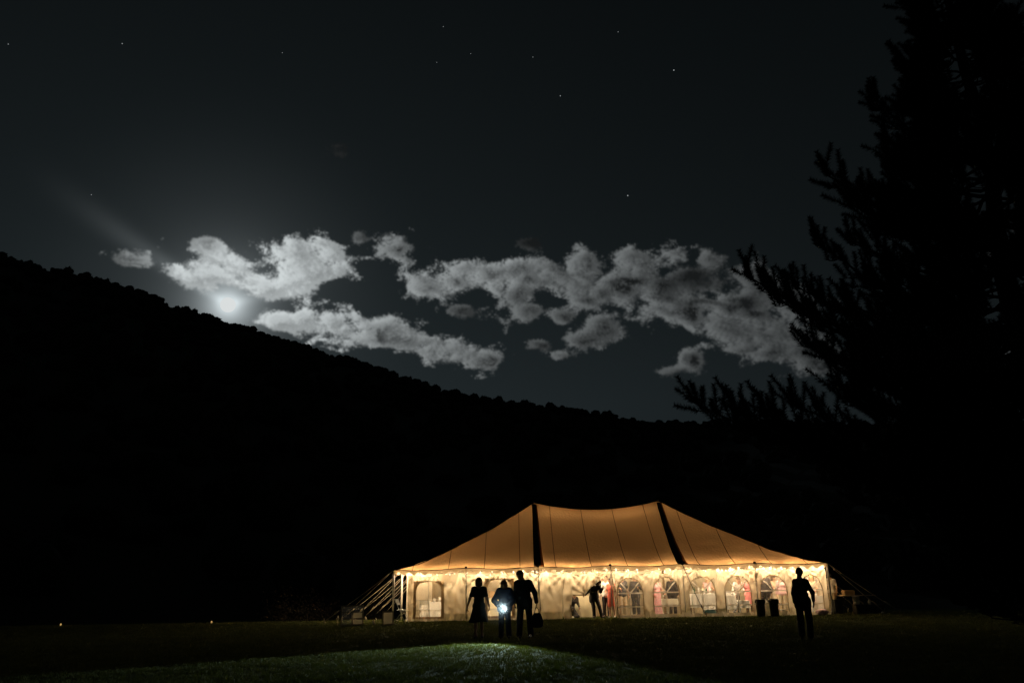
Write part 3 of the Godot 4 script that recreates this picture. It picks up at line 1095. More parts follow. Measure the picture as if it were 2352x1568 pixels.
func tent() -> void:
	var root := thing("pole_tent", "large pole tent with two peaks glowing warm from inside", "tent")
	# clips along the front
	var special := {2: 0.42, 4: 0.12, 5: 0.1, 9: 0.1, 12: 0.16, 14: 0.42, 17: 0.2}
	for i in 21:
		var x := TX + TL * i / 20.0
		clips.append([x, special.get(i, 0.04 + 0.09 * fmod(i * 0.618, 1.0))])
	# roof panels between seams
	var ss := [0.0]
	for k in 12:
		ss.append(0.80 + k * 1.59)
	ss.append(TL)
	var cuts := []
	for s in ss: cuts.append(s)
	for side in [1.0, -1.0]:
		for i in cuts.size() - 1:
			var a: float = cuts[i]
			var b: float = cuts[i + 1]
			var st := begin()
			grid(st, 8, 22, func(u, v):
				var s := lerpf(a, b, u)
				return roof_p(s, side * lerpf(HALF, hip_t(s), v)))
			put("roof_panel", done(st), M.roof, root)
			if i > 0 and side > 0.0:
				var sm := begin()
				var pts := []
				for k in 17:
					pts.append(roof_p(a, lerpf(HALF, hip_t(a), k / 16.0), 0.006))
				tube(sm, pts, [0.013], 5)
				put("seam", done(sm), M.seam, root)
	for e in [0.0, 1.0]:
		var st := begin()
		grid(st, 20, 18, func(u, v):
			var s := lerpf(0.0, BAY * 2.0, v)
			var t: float = hip_t(s) * (u * 2.0 - 1.0)
			return roof_p(s if e == 0.0 else TL - s, t))
		put("roof_panel", done(st), M.roof, root)
		# rope sewn in along the hips
		for side in [1.0, -1.0]:
			var h := begin()
			var pts := []
			for k in 21:
				var s := BAY * 2.0 * k / 20.0
				pts.append(roof_p(s if e == 0.0 else TL - s, side * hip_t(s), 0.012))
			tube(h, pts, [0.022], 6)
			put("hip_rope", done(h), M.seam, root)
	var rr := begin()
	var rp := []
	for k in 21:
		rp.append(roof_p(lerpf(BAY * 2.0, BAY * 4.0, k / 20.0), 0.0, 0.01))
	tube(rr, rp, [0.02], 6)
	put("ridge_rope", done(rr), M.seam, root)
	# dark laced bands from the eave to each peak, front and back
	for ms in [BAY * 2.0, BAY * 4.0]:
		for side in [1.0, -1.0]:
			for bd in [[-0.19, 0.16, 0.02, M.band], [0.16, 0.28, 0.014, M.band_thin]]:
				var st := begin()
				grid(st, 4, 30, func(u, v):
					var q := lerpf(bd[0], bd[1], u)
					return roof_p(ms + q * lerpf(1.0, 0.55, v), side * lerpf(HALF + 0.02, 0.12, v), bd[2]))
				put("lacing_band", done(st), bd[3], root)
		var pl := begin()
		var base := Vector3(TX + ms, gy(0, ZC), ZC)
		tube(pl, [base, Vector3(TX + ms, PEAK + 0.06, ZC)], [0.06, 0.05], 12)
		put("centre_pole", done(pl), M.wood_pole, root)
	# eave rope and scalloped valance all round
	var runs := [[Vector2(0, HALF), Vector2(TL, HALF)], [Vector2(TL, HALF), Vector2(TL, -HALF)], [Vector2(TL, -HALF), Vector2(0, -HALF)], [Vector2(0, -HALF), Vector2(0, HALF)]]
	for r in runs:
		var len_: float = (r[1] - r[0]).length()
		var er := begin()
		var pts := []
		for k in 61:
			var p: Vector2 = r[0].lerp(r[1], k / 60.0)
			pts.append(Vector3(TX + p.x, (eave_h(p.x) if absf(p.y) > HALF - 0.01 and absf(r[0].y - r[1].y) < 0.1 else eave_h(0.0)), ZC + p.y))
		tube(er, pts, [0.017], 6)
		put("eave_rope", done(er), M.seam, root)
		var va := begin()
		var nx := int(len_ / 0.04)
		var out := Vector3(r[1].y - r[0].y, 0, -(r[1].x - r[0].x)).normalized() * -1.0
		grid(va, nx, 6, func(u, v):
			var p: Vector2 = r[0].lerp(r[1], u)
			var top := eave_h(p.x) if absf(r[0].y - r[1].y) < 0.1 else eave_h(0.0)
			var sc := 0.135 + 0.055 * cos(u * len_ / 0.455 * TAU) 
			var w: float = 0.025 * v * sin(u * len_ * 6.0 + 1.5 * sin(u * len_)) 
			return Vector3(TX + p.x, top - 0.012 - sc * v, ZC + p.y) + out * (0.015 + w))
		put("valance", done(va), M.valance, root)
	# side poles
	for i in 7:
		for z in [ZF - 0.03, ZF - HALF * 2.0 + 0.03]:
			side_pole(root, Vector3(TX + BAY * i, 0, z), eave_h(BAY * i))
	for x in [TX, TX + TL]:
		for k in [1, 2, 3]:
			side_pole(root, Vector3(x + (0.03 if x < 0.0 else -0.03), 0, ZF - HALF * 2.0 * k / 4.0), eave_h(0.0))
	# walls, front: the leftmost piece is open at the corner
	var px := func(x): return at(x, 1370, -WALLZ).x
	wall_panel(root, px.call(937), px.call(1066), [win(956, 1013, 1336, 1354, 1416, true)])
	wall_panel(root, px.call(1066.5), px.call(1234), [win(1120, 1175, 1330, 1349, 1414, true)])
	wall_panel(root, px.call(1234.5), px.call(1290), [])
	door_flap(root, px.call(1293.5), px.call(1401))
	door_edge(root, px.call(1403), px.call(1416))
	wall_panel(root, px.call(1416), px.call(1489), [win(1419, 1477, 1329, 1362, 1411)])
	wall_panel(root, px.call(1489.3), px.call(1568), [win(1502, 1561, 1327, 1360, 1409)])
	wall_panel(root, px.call(1568.3), px.call(1655), [win(1585, 1644, 1326, 1359, 1408)])
	wall_panel(root, px.call(1655.3), px.call(1735), [win(1667, 1726, 1324, 1358, 1406)])
	wall_panel(root, px.call(1735.3), px.call(1818), [win(1749, 1808, 1323, 1356, 1405)])
	wall_panel(root, px.call(1818.3), px.call(1903), [win(1845, 1890, 1321, 1354, 1404)])
	# back, left and right walls
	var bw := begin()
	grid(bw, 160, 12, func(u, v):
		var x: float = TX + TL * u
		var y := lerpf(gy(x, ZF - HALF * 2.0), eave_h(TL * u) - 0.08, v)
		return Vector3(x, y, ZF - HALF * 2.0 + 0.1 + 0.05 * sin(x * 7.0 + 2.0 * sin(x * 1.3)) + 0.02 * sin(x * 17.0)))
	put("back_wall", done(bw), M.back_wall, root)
	var rw := begin()
	grid(rw, 80, 12, func(u, v):
		var z := lerpf(ZF - 0.1, ZF - HALF * 2.0 + 0.1, u)
		return Vector3(TX + TL - 0.1 + 0.04 * sin(z * 8.0 + sin(z * 2.0)) , lerpf(gy(0, z), eave_h(0.0) - 0.08, v), z))
	put("end_wall", done(rw), M.wall, root)
	# left end: open at the front corner, the curtain drawn back to the second pole
	var lw := begin()
	var c0: float = px.call(937)
	grid(lw, 90, 14, func(u, v):
		var z := lerpf(WALLZ + 0.02, ZF - HALF * 2.0 + 0.1, u)
		var back := smoothstep(0.0, 0.06, u)
		return Vector3(lerpf(c0 - 0.02, c0 + 0.05, back) + 0.05 * sin(z * 9.0 + sin(z * 2.0)), lerpf(gy(0, z), eave_h(0.0) - 0.09, v), z))
	put("end_wall", done(lw), M.wall, root)
	# guy ropes: two to each pole at the left end, corners, front
	for k in 5:
		var z := ZF - HALF * 2.0 * k / 4.0
		for q in [[-2.75, 0.25], [-2.35, -0.35]]:
			var foot := Vector3(TX + q[0] + 0.12 * k, 0.0, z + q[1] + (0.5 if k == 0 else 0.0))
			guy(root, Vector3(TX - 0.03, eave_h(0.0) - 0.01, z), foot, M.rope, 0.014)
			stake(foot, "tent stake, %s rope of the %s pole, left end" % ["outer" if q[1] > 0 else "inner", ["front corner", "second", "third", "fourth", "rear corner"][k]])
			foot = Vector3(TX + TL - q[0] - 0.12 * k, 0.0, z + q[1])
			guy(root, Vector3(TX + TL + 0.03, eave_h(0.0) - 0.01, z), foot, M.rope, 0.014)
			stake(foot, "tent stake, %s rope of the %s pole, right end" % ["outer" if q[1] > 0 else "inner", ["front corner", "second", "third", "fourth", "rear corner"][k]])
	for i in 6:
		var x := TX + BAY * i
		var foot := Vector3(x + [-0.35, 0.12, 0.05, 0.1, 0.62, 0.9][i], 0.0, ZF + [2.4, 1.1, 1.0, 1.3, 1.0, 1.2][i])
		if i == 5: continue
		guy(root, Vector3(x, eave_h(BAY * i) - 0.01, ZF + 0.02), foot, M.rope_dark, 0.016 if i == 4 else 0.009)
		stake(foot, "wooden tent stake in the lawn before the %s" % ["front left corner pole", "second front pole, behind the walkers", "left dark roof band", "right side of the open doorway", "right dark roof band"][i])

func side_pole(root: Node3D, base: Vector3, top: float) -> void:
	var st := begin()
	base.y = gy(base.x, base.z)
	var r := 0.024 if base.z > ZF - 0.1 and base.x > TX + 1.0 and base.x < TX + TL - 1.0 else 0.044
	tube(st, [base, Vector3(base.x, top, base.z)], [r, r], 10)
	tube(st, [Vector3(base.x, top * 0.72, base.z), Vector3(base.x, top * 0.72 + 0.05, base.z)], [r + 0.008], 10)
	tube(st, [Vector3(base.x, top, base.z), Vector3(base.x, top + 0.09, base.z)], [0.012], 6)
	var o := put("side_pole", done(st), M.pole, root)
	# the dark buckle that sits on the pole pin
	var b := begin()
	bx(b, Vector3(base.x, top + 0.025, base.z + (0.05 if base.z > ZC else -0.05)), Vector3(0.11, 0.09, 0.05), 0.012)
	put("buckle", done(b), M.band, o)

func guy(root: Node3D, a: Vector3, b: Vector3, m: Material, r: float) -> void:
	var st := begin()
	var pts := []
	for k in 9:
		var u := k / 8.0
		pts.append(a.lerp(b + Vector3(0, 0.12, 0), u) - Vector3(0, 0.05 * 4.0 * u * (1.0 - u), 0))
	tube(st, pts, [r], 6)
	# the knot and doubled end above the stake
	var p := a.lerp(b + Vector3(0, 0.12, 0), 0.80)
	var q := a.lerp(b + Vector3(0, 0.12, 0), 0.88)
	tube(st, [p, p.lerp(q, 0.5), q], [r * 1.4, r * 2.6, r * 1.4], 7)
	put("guy_rope", done(st), m, root)

func stake(p: Vector3, label: String) -> void:
	var st := begin()
	p.y = gy(p.x, p.z)
	var lean := Vector3(-0.05 if p.x < 4.0 else 0.05, 0, 0.02)
	tube(st, [p - Vector3(0, 0.08, 0), p + Vector3(0, 0.1, 0) + lean * 0.5, p + Vector3(0, 0.2, 0) + lean, p + Vector3(0, 0.215, 0) + lean], [0.018, 0.02, 0.022, 0.014], 8)
	tag(put("tent_stake", done(st), M.old_wood), label, "tent stake", "stakes that hold the tent ropes")

func door_flap(root: Node3D, x0: float, x1: float) -> void:
	# a panel of the wall whose lower right corner is pulled up to the hand of the man in the doorway
	var hand := at(1345, 1366, -WALLZ)
	var st := begin()
	grid(st, 44, 36, func(u, v):
		var x := lerpf(x0, x1, u)
		var lo := 0.0
		if x < hand.x:
			lo = hand.y * smoothstep(x0 + 0.26, x0 + 0.42, x) * (1.0 - 0.05 * sin((x - x0) * 4.0))
		else:
			lo = lerpf(hand.y, wall_top(x) - 0.06, ((x - hand.x) / (x1 - hand.x)) ** 0.75)
		var y := lerpf(lo, wall_top(x), v)
		var p := wall_p(x, y)
		var q := Vector2(x - hand.x, y - hand.y)
		p.z += 0.06 * sin(9.0 * atan2(q.x, q.y)) * exp(-q.length() / 0.8) * smoothstep(0.0, 0.2, q.length())
		return p)
	put("door_flap", done(st), M.wall, root)
	# the doubled hem along the lifted edge
	var bs := begin()
	grid(bs, 16, 1, func(u, v): return wall_p(lerpf(x0 + 0.43, hand.x - 0.02, u), hand.y * (0.965 + 0.07 * v), 0.03))
	put("flap_hem", done(bs), M.border, root)
	bs = begin()
	grid(bs, 1, 12, func(u, v): return wall_p(x0 + 0.28 + u * 0.06, lerpf(0.04, hand.y * 0.6, v), 0.03))
	put("flap_hem", done(bs), M.border, root)

func door_edge(root: Node3D, x0: float, x1: float) -> void:
	var st := begin()
	grid(st, 12, 36, func(u, v):
		var y := lerpf(0.0, wall_top(x0) - 0.02, v)
		var spread := 1.0 - y / 2.1
		var x := lerpf(x0 + 0.22 * spread, lerpf(x1, x0 + 0.14, y / 2.2), u)
		return wall_p(x, y) + Vector3(0, 0, 0.05 * sin(u * 14.0 + y) + 0.02))
	put("door_flap", done(st), M.wall, root)

func lights_in_tent() -> void:
	var e := eave_h(0.5)
	var runs := []
	runs.append(["string of warm bulbs along the front eave of the tent", line(Vector3(TX + 0.25, e - 0.11, ZF - 0.36), Vector3(TX + TL - 0.25, e - 0.11, ZF - 0.36), 38), 0.64])
	runs.append(["string of warm bulbs along the rear eave of the tent", line(Vector3(TX + 0.25, e - 0.10, ZF - HALF * 2.0 + 0.4), Vector3(TX + TL - 0.25, e - 0.10, ZF - HALF * 2.0 + 0.4), 26), 0.6])
	runs.append(["string of warm bulbs along the left end of the tent", line(Vector3(TX + 0.3, e - 0.06, ZF - 0.6), Vector3(TX + 0.3, e - 0.06, ZF - HALF * 2.0 + 0.6), 13), 1.1])
	runs.append(["string of warm bulbs along the right end of the tent", line(Vector3(TX + TL - 0.35, e - 0.06, ZF - 0.6), Vector3(TX + TL - 0.35, e - 0.06, ZF - HALF * 2.0 + 0.6), 13), 0.64])
	var rp := []
	for k in 15:
		var s := lerpf(BAY * 2.0, BAY * 4.0, k / 14.0)
		rp.append(Vector3(TX + s, ridge_h(s) - 0.75, ZC))
	runs.append(["string of warm bulbs under the ridge between the two peaks", rp, 0.17])
	for e2 in [0, 1]:
		var hp := []
		for k in 12:
			var u := (k + 0.7) / 12.5
			var s := lerpf(BAY * 2.0, 0.0, u)
			if e2 == 1: s = TL - s
			hp.append(Vector3(TX + s, roof_h(s, 0.0) - 0.6 + 0.35 * u, ZC))
		runs.append(["string of warm bulbs from the %s peak down to its end" % ["left", "right"][e2], hp, 0.14])
	# a loop of bulbs that hangs into the gap above the sagging wall
	var lp := []
	for k in 6:
		var u := k / 5.0
		lp.append(Vector3(lerpf(gx(1648, 37.2), gx(1692, 37.2), u), 2.0 - 0.10 * 4.0 * u * (1.0 - u) - 0.02, ZF - 0.6))
	runs.append(["short loop of bulbs hanging above the sagging wall, right of the right dark band", lp, 0.06])
	for r in runs:
		var root := thing("string_lights", r[0], "string lights", Vector3.ZERO, 0.0, "strings of bulbs in the tent")
		var pts: Array = r[1]
		var st := begin()
		var cp := []
		for i in pts.size():
			cp.append(pts[i] + Vector3(0, 0.085, 0))
			if i < pts.size() - 1:
				cp.append(pts[i].lerp(pts[i + 1], 0.5) + Vector3(0, 0.06, 0))
		tube(st, cp, [0.006], 5)
		put("cable", done(st), M.cable, root)
		for p in pts:
			var b := begin()
			lathe(b, Vector3.ZERO, [Vector2(0.001, -0.055), Vector2(0.022, -0.05), Vector2(0.04, -0.025), Vector2(0.042, 0.0), Vector2(0.032, 0.025), Vector2(0.016, 0.045), Vector2(0.014, 0.08), Vector2(0.001, 0.081)], 12)
			var o := put("bulb", done(b), M.bulb, root)
			o.position = p
			var l := OmniLight3D.new()
			l.name = "bulb_light"
			l.light_color = lin(1.0, 0.77, 0.49)
			l.light_energy = r[2] * rng.randf_range(0.6, 1.4)
			l.light_size = 0.04
			l.omni_range = 25.0
			l.omni_attenuation = 2.0
			l.shadow_enabled = true
			o.add_child(l)

func line(a: Vector3, b: Vector3, n: int) -> Array:
	var out := []
	for i in n:
		out.append(a.lerp(b, i / (n - 1.0)) + Vector3(rng.randf_range(-0.13, 0.13), rng.randf_range(-0.07, 0.02), rng.randf_range(-0.08, 0.05)))
	return out

# ================= things outside =================
func framed_window(label: String, where: Vector3, turn: float, w: float, h: float, cols: int, rows: int, lean: float, papers: Array, glass: Material) -> void:
	var root := thing("old_window_frame", label, "window frame", where, turn)
	root.rotation.x = -lean
	var fr := begin()
	var b := 0.055
	for s in [-1.0, 1.0]:
		bx(fr, Vector3(s * (w - b) * 0.5, h * 0.5, 0), Vector3(b, h, 0.045), 0.006)
		bx(fr, Vector3(0, h * 0.5 + s * (h - b) * 0.5, 0), Vector3(w - b * 2.0 - 0.004, b, 0.045), 0.006)
	put("frame", done(fr), M.old_wood, root)
	for i in range(1, cols):
		var mb := begin()
		bx(mb, Vector3(-w * 0.5 + w * i / cols, h * 0.5, 0.002), Vector3(0.025, h - b * 2.0, 0.03), 0.004)
		put("muntin", done(mb), M.old_wood, root)
	for j in range(1, rows):
		var mb := begin()
		bx(mb, Vector3(0, h * j / rows, 0.005), Vector3(w - b * 2.0, 0.025, 0.03), 0.004)
		put("muntin", done(mb), M.old_wood, root)
	for i in cols:
		for j in rows:
			var g := begin()
			bx(g, Vector3(-w * 0.5 + w * (i + 0.5) / cols, h * (j + 0.5) / rows, -0.012), Vector3(w / cols - 0.02, h / rows - 0.02, 0.006))
			put("pane", done(g), glass, root)
	for q in papers:
		var s := begin()
		bx(s, Vector3(-w * 0.5 + w * (q[0] + 0.5) / cols, h * (q[1] + 0.5) / rows, 0.0), Vector3(w / cols - 0.09, h / rows - 0.07, 0.004))
		put("paper_sheet", done(s), M.paper, root)
	# the prop that holds it up
	var pr := begin()
	beam(pr, Vector3(0, h * 0.8, -0.03), Vector3(0, 0.03, -0.34), 0.04, 0.025)
	put("prop", done(pr), M.old_wood, root)

func folding_chair(label: String, where: Vector3, turn: float, group: String) -> void:
	var root := thing("folding_chair", label, "folding chair", where, turn, group)
	for s in [-1.0, 1.0]:
		var l := begin()
		beam(l, Vector3(s * 0.21, 0.0, 0.22), Vector3(s * 0.21, 0.86, -0.22), 0.022, 0.034, Vector3.RIGHT)
		put("long_leg", done(l), M.plastic_white, root)
		var k := begin()
		beam(k, Vector3(s * 0.185, 0.0, -0.26), Vector3(s * 0.185, 0.45, 0.12), 0.022, 0.034, Vector3.RIGHT)
		put("rear_leg", done(k), M.plastic_white, root)
	var seat := begin()
	bx(seat, Vector3(0, 0.455, 0.04), Vector3(0.37, 0.035, 0.38), 0.014, Vector3(0.05, 0, 0))
	put("seat", done(seat), M.plastic_white, root)
	var bk := begin()
	grid(bk, 10, 4, func(u, v): return Vector3((u - 0.5) * 0.4, 0.64 + v * 0.2 + 0.02 * sin(u * PI) * v, -0.10 - v * 0.1 - 0.03 * sin(u * PI)))
	grid(bk, 10, 4, func(u, v): return Vector3((0.5 - u) * 0.4, 0.64 + v * 0.2 + 0.02 * sin(u * PI) * v, -0.12 - v * 0.1 - 0.03 * sin(u * PI)))
	put("backrest", done(bk), M.plastic_white, root)
	for b in [[0.12, 0.165, 0.21], [0.10, -0.18, 0.185]]:
		var r := begin()
		tube(r, [Vector3(-b[2], b[0], b[1]), Vector3(b[2], b[0], b[1])], [0.01], 6)
		put("rung", done(r), M.plastic_white, root)

func left_side() -> void:
	var p := spot(809, 33.6)
	framed_window("old wooden window frame of six panes with paper notes, leaning on the lawn", p, 0.2, 0.92, 0.78, 2, 3, 0.16, [[1, 0], [1, 1]], M.pane)
	p = spot(892, 33.4)
	framed_window("small framed mirror leaning beside the front left tent pole", p, 0.25, 0.46, 0.55, 1, 1, 0.28, [[0, 0]], M.pane)
	folding_chair("white folding chair by the left corner of the tent, facing right", spot(922, 35.2), PI * 0.45, "")
	get_node("folding_chair").scale = Vector3.ONE * 1.12
	# a cup left on the lawn
	var c := begin()
	lathe(c, Vector3.ZERO, [Vector2(0.0, 0.0), Vector2(0.03, 0.0), Vector2(0.045, 0.12), Vector2(0.041, 0.12), Vector2(0.028, 0.01)], 14)
	var cup := put("paper_cup", done(c), M.plastic_white)
	cup.position = spot(858, 34.5)
	cup.scale = Vector3.ONE * 1.3
	tag(cup, "white paper cup standing on the lawn between frame and mirror", "cup")
	# marker post left of the window frame
	var mp := begin()
	tube(mp, [Vector3.ZERO, Vector3(0, 0.3, 0)], [0.012], 7)
	ball(mp, Vector3(0, 0.33, 0), Vector3(0.035, 0.06, 0.035), 10)
	var mk := put("marker_post", done(mp), M.paper)
	mk.position = spot(777, 34.0)
	tag(mk, "thin pale marker post left of the old window frame", "marker post")
	# low bushes behind the edge of the lawn
	for i in 4:
		var x := [650.0, 705.0, 745.0, 860.0][i] as float
		var st := begin()
		var q := spot(x, 46.0 + 2.0 * i)
		for k in 900:
			var d := Vector3(rng.randfn(), absf(rng.randfn()), rng.randfn()) * Vector3(0.5, 0.75, 0.5)
			var u := Vector3(rng.randfn(), rng.randfn(), rng.randfn()).normalized() * 0.09
			var w := Vector3(rng.randfn(), rng.randfn(), rng.randfn()).normalized() * 0.06
			tri(st, d + u, d + w, d - u)
		var root := thing("bush", "dim leafy bush at the edge of the lawn, %s" % ["farthest from the tent", "second from the left", "just left of the window frame", "behind the tent's left ropes"][i], "bush", q, 0.0, "bushes beyond the lawn")
		tag(put("foliage", done(st), mat(0.03, 0.022, 0.012, 0.9), root), "", "", "", "stuff")
		var sm := begin()
		tube(sm, [Vector3(0, -0.1, 0), Vector3(0.05, 0.5, 0), Vector3(0.1, 1.0, 0.05)], [0.05, 0.035, 0.015], 6)
		put("stem", done(sm), M.bark, root)

func bin(label: String, where: Vector3, h: float, r: float) -> void:
	var root := thing("trash_bin", label, "trash bin", where, 0.0, "black bins outside the tent")
	var st := begin()
	lathe(st, Vector3.ZERO, [Vector2(0.0, 0.0), Vector2(r * 0.84, 0.0), Vector2(r * 0.88, 0.03), Vector2(r * 0.97, h * 0.9), Vector2(r * 1.03, h * 0.92), Vector2(r * 1.03, h), Vector2(r * 0.96, h), Vector2(r * 0.9, h * 0.8)], 22)
	put("bin_body", done(st), M.plastic_black, root)
	var bag := begin()
	grid(bag, 36, 6, func(u, v):
		var a: float = u * TAU
		var rr: float = r * (0.93 + 0.13 * smoothstep(0.2, 0.6, v)) + 0.012 * sin(a * 9.0) + 0.006
		return Vector3(cos(a) * rr, h * (0.92 + 0.1 * sin(v * PI)) - 0.10 * v + 0.01 * sin(a * 5.0), sin(a) * rr))
	put("bin_liner", done(bag), M.plastic_black, root)
	for s in [-1.0, 1.0]:
		var hd := begin()
		tube(hd, [Vector3(s * r, h * 0.72, -0.07), Vector3(s * (r + 0.045), h * 0.74, -0.05), Vector3(s * (r + 0.045), h * 0.74, 0.05), Vector3(s * r, h * 0.72, 0.07)], [0.011], 6)
		put("handle", done(hd), M.plastic_black, root)

func tub(called: String, label: String, where: Vector3, s: Vector3, m: Material, turn := 0.0) -> void:
	var root := thing(called, label, "storage tub", where, turn)
	var st := begin()
	bx(st, Vector3(0, s.y * 0.45, 0), Vector3(s.x * 0.94, s.y * 0.9, s.z * 0.94), 0.03)
	put("tub_body", done(st), m, root)
	var l := begin()
	bx(l, Vector3(0, s.y * 0.93, 0), Vector3(s.x, s.y * 0.1, s.z), 0.015)
	put("lid", done(l), m, root)

func right_side() -> void:
	bin("left black round trash bin in front of the tent wall", spot(1748, 35.6), 0.70, 0.20)
	bin("right black round trash bin in front of the tent wall", spot(1779, 35.7), 0.71, 0.20)
	# pale sacks that lie between and beside the bins
	for q in [[1764, 35.9, 0.16, 0.30, "crumpled pale sack squeezed between the two trash bins"], [1797, 36.2, 0.2, 0.13, "flat pale sack lying right of the trash bins"]]:
		var st := begin()
		var nn: float = q[0]
		grid(st, 18, 12, func(u, v):
			var d := Vector3(cos(u * TAU) * sin(v * PI), cos(v * PI), sin(u * TAU) * sin(v * PI))
			var r := 1.0 + 0.35 * noise.get_noise_3d(d.x * 4.0 + nn, d.y * 4.0, d.z * 4.0)
			return Vector3(d.x * q[2] * r, maxf(0.0, q[3] + d.y * q[3] * r), d.z * 0.15 * r))
		var o := put("sack", done(st), M.paper)
		o.position = spot(q[0], q[1])
		tag(o, q[4], "sack")
	# things beside the right end
	var root := thing("serving_table", "dark folding table outside the right end of the tent", "table", spot(1972, 38.0), 0.0)
	var tp := begin()
	bx(tp, Vector3(0, 0.74, 0), Vector3(1.5, 0.04, 0.7), 0.01)
	put("tabletop", done(tp), M.old_wood, root)
	for x in [-0.66, 0.66]:
		for z in [-0.28, 0.28]:
			var lg := begin()
			tube(lg, [Vector3(x, 0, z), Vector3(x, 0.72, z)], [0.018], 8)
			put("leg", done(lg), M.iron, root)
	var b := begin()
	bx(b, Vector3(0, 0.11, 0), Vector3(0.46, 0.20, 0.34), 0.008)
	var bo := put("cardboard_box", done(b), M.cardboard)
	bo.position = spot(1954, 37.9) + Vector3(0, 0.762 - gy(0, -37.9) + gy(0, -38.0), 0)
	tag(bo, "cardboard box on the left end of the dark outdoor table", "box")
	tub("storage_tub", "black storage tub under the white bucket by the outdoor table", spot(1978, 36.8), Vector3(0.62, 0.40, 0.42), M.plastic_black, 0.1)
	var bk := thing("bucket", "white bucket standing on a black storage tub", "bucket", spot(1970, 36.8) + Vector3(0, 0.401, 0))
	var bs := begin()
	lathe(bs, Vector3.ZERO, [Vector2(0.0, 0.0), Vector2(0.125, 0.0), Vector2(0.145, 0.30), Vector2(0.155, 0.30), Vector2(0.155, 0.33), Vector2(0.14, 0.33), Vector2(0.13, 0.05)], 20)
	put("pail", done(bs), M.plastic_white, bk)
	var hd := begin()
	var pts := []
	for k in 9:
		pts.append(Vector3(0.157 * cos(PI * k / 8.0), 0.30 - 0.11 * sin(PI * k / 8.0), 0.05 * sin(PI * k / 8.0) + 0.12 * sin(PI * k / 8.0)))
	tube(hd, pts, [0.005], 5)
	put("handle", done(hd), M.iron, bk)
	tub("storage_tub", "low black storage tub farthest right on the lawn", spot(2011, 37.2), Vector3(0.72, 0.36, 0.45), M.plastic_black, -0.15)
	tub("storage_tub", "tall black box against the right end wall of the tent", spot(1924, 37.2), Vector3(0.42, 0.62, 0.42), M.plastic_black, 0.05)
	for q in [[2000, 36.6, 0.07, "small white jug beside the right black tub"], [2027, 36.4, 0.055, "small white ball on the lawn at far right of the tent"]]:
		var s := begin()
		if q[0] < 2010:
			lathe(s, Vector3.ZERO, [Vector2(0, 0), Vector2(0.06, 0), Vector2(0.07, 0.12), Vector2(0.03, 0.2), Vector2(0.03, 0.25), Vector2(0, 0.25)], 14)
		else:
			ball(s, Vector3(0, q[2], 0), Vector3.ONE * q[2], 14)
		var o := put("jug" if q[0] < 2010 else "ball", done(s), M.plastic_white)
		o.position = spot(q[0], q[1]) + Vector3(0, 0.45 if q[0] < 2010 else 0.0, 0)
		if q[0] < 2010:
			o.position = spot(2000, 37.2) + Vector3(0, 0.364, 0)
		tag(o, q[3], "jug" if q[0] < 2010 else "ball")

func far_lights() -> void:
	for q in [[138, 1441, 41.0, "left small yellow lamp far out at the edge of the lawn"], [485, 1435, 42.0, "right small yellow lamp far out at the edge of the lawn"]]:
		var p := at(q[0], q[1] - 3.0, 37.0)
		var root := thing("path_lamp", q[3], "lamp", Vector3(p.x, 0.0, -37.0), 0.0, "small lamps at the edge of the lawn")
		var st := begin()
		tube(st, [Vector3(0, -0.05, 0), Vector3(0, maxf(p.y, 0.05), 0)], [0.01], 6)
		put("post", done(st), M.iron, root)
		var b := begin()
		ball(b, Vector3.ZERO, Vector3(0.035, 0.05, 0.035), 10)
		var y := StandardMaterial3D.new()
		y.albedo_color = Color.BLACK
		y.emission_enabled = true
		y.emission = lin(1.0, 0.62, 0.2)
		y.emission_energy_multiplier = 0.5
		var o := put("bulb", done(b), y, root)
		o.position = Vector3(0, maxf(p.y, 0.05) + 0.05, 0)
		var l := OmniLight3D.new()
		l.name = "lamp_light"
		l.light_color = lin(1.0, 0.62, 0.2)
		l.light_energy = 0.004
		l.light_size = 0.03
		l.omni_range = 6.0
		l.omni_attenuation = 2.0
		l.shadow_enabled = true
		o.add_child(l)

# ================= in the tent =================
func table(label: String, where: Vector3, w: float, d: float, h: float, m: Material, cloth_label: String, drop := 0.95) -> void:
	var root := thing("table", label, "table", where)
	var tp := begin()
	bx(tp, Vector3(0, h - 0.02, 0), Vector3(w, 0.035, d), 0.006)
	put("tabletop", done(tp), M.old_wood, root)
	for x in [-1.0, 1.0]:
		for z in [-1.0, 1.0]:
			var l := begin()
			tube(l, [Vector3(x * (w * 0.5 - 0.06), 0, z * (d * 0.5 - 0.06)), Vector3(x * (w * 0.5 - 0.06), h - 0.04, z * (d * 0.5 - 0.06))], [0.018], 7)
			put("leg", done(l), M.iron, root)
	var c := begin()
	bx(c, Vector3(0, h + 0.004, 0), Vector3(w + 0.02, 0.006, d + 0.02))
	grid(c, 90, 8, func(u, v):
		var per := 2.0 * (w + d)
		var q: float = u * per
		var p := Vector2.ZERO
		var n := Vector2.ZERO
		if q < w:
			p = Vector2(-w * 0.5 + q, d * 0.5)
			n = Vector2(0, 1)
		elif q < w + d:
			p = Vector2(w * 0.5, d * 0.5 - (q - w))
			n = Vector2(1, 0)
		elif q < w * 2.0 + d:
			p = Vector2(w * 0.5 - (q - w - d), -d * 0.5)
			n = Vector2(0, -1)
		else:
			p = Vector2(-w * 0.5, -d * 0.5 + (q - 2.0 * w - d))
			n = Vector2(-1, 0)
		p += n * (0.012 + v * (0.03 + 0.028 * sin(q * 16.0 + 2.0 * sin(q * 3.0))))
		return Vector3(p.x, h + 0.004 - v * (h * drop), p.y))
	var o := put("tablecloth", done(c), m)
	o.position = where
	tag(o, cloth_label, "tablecloth")

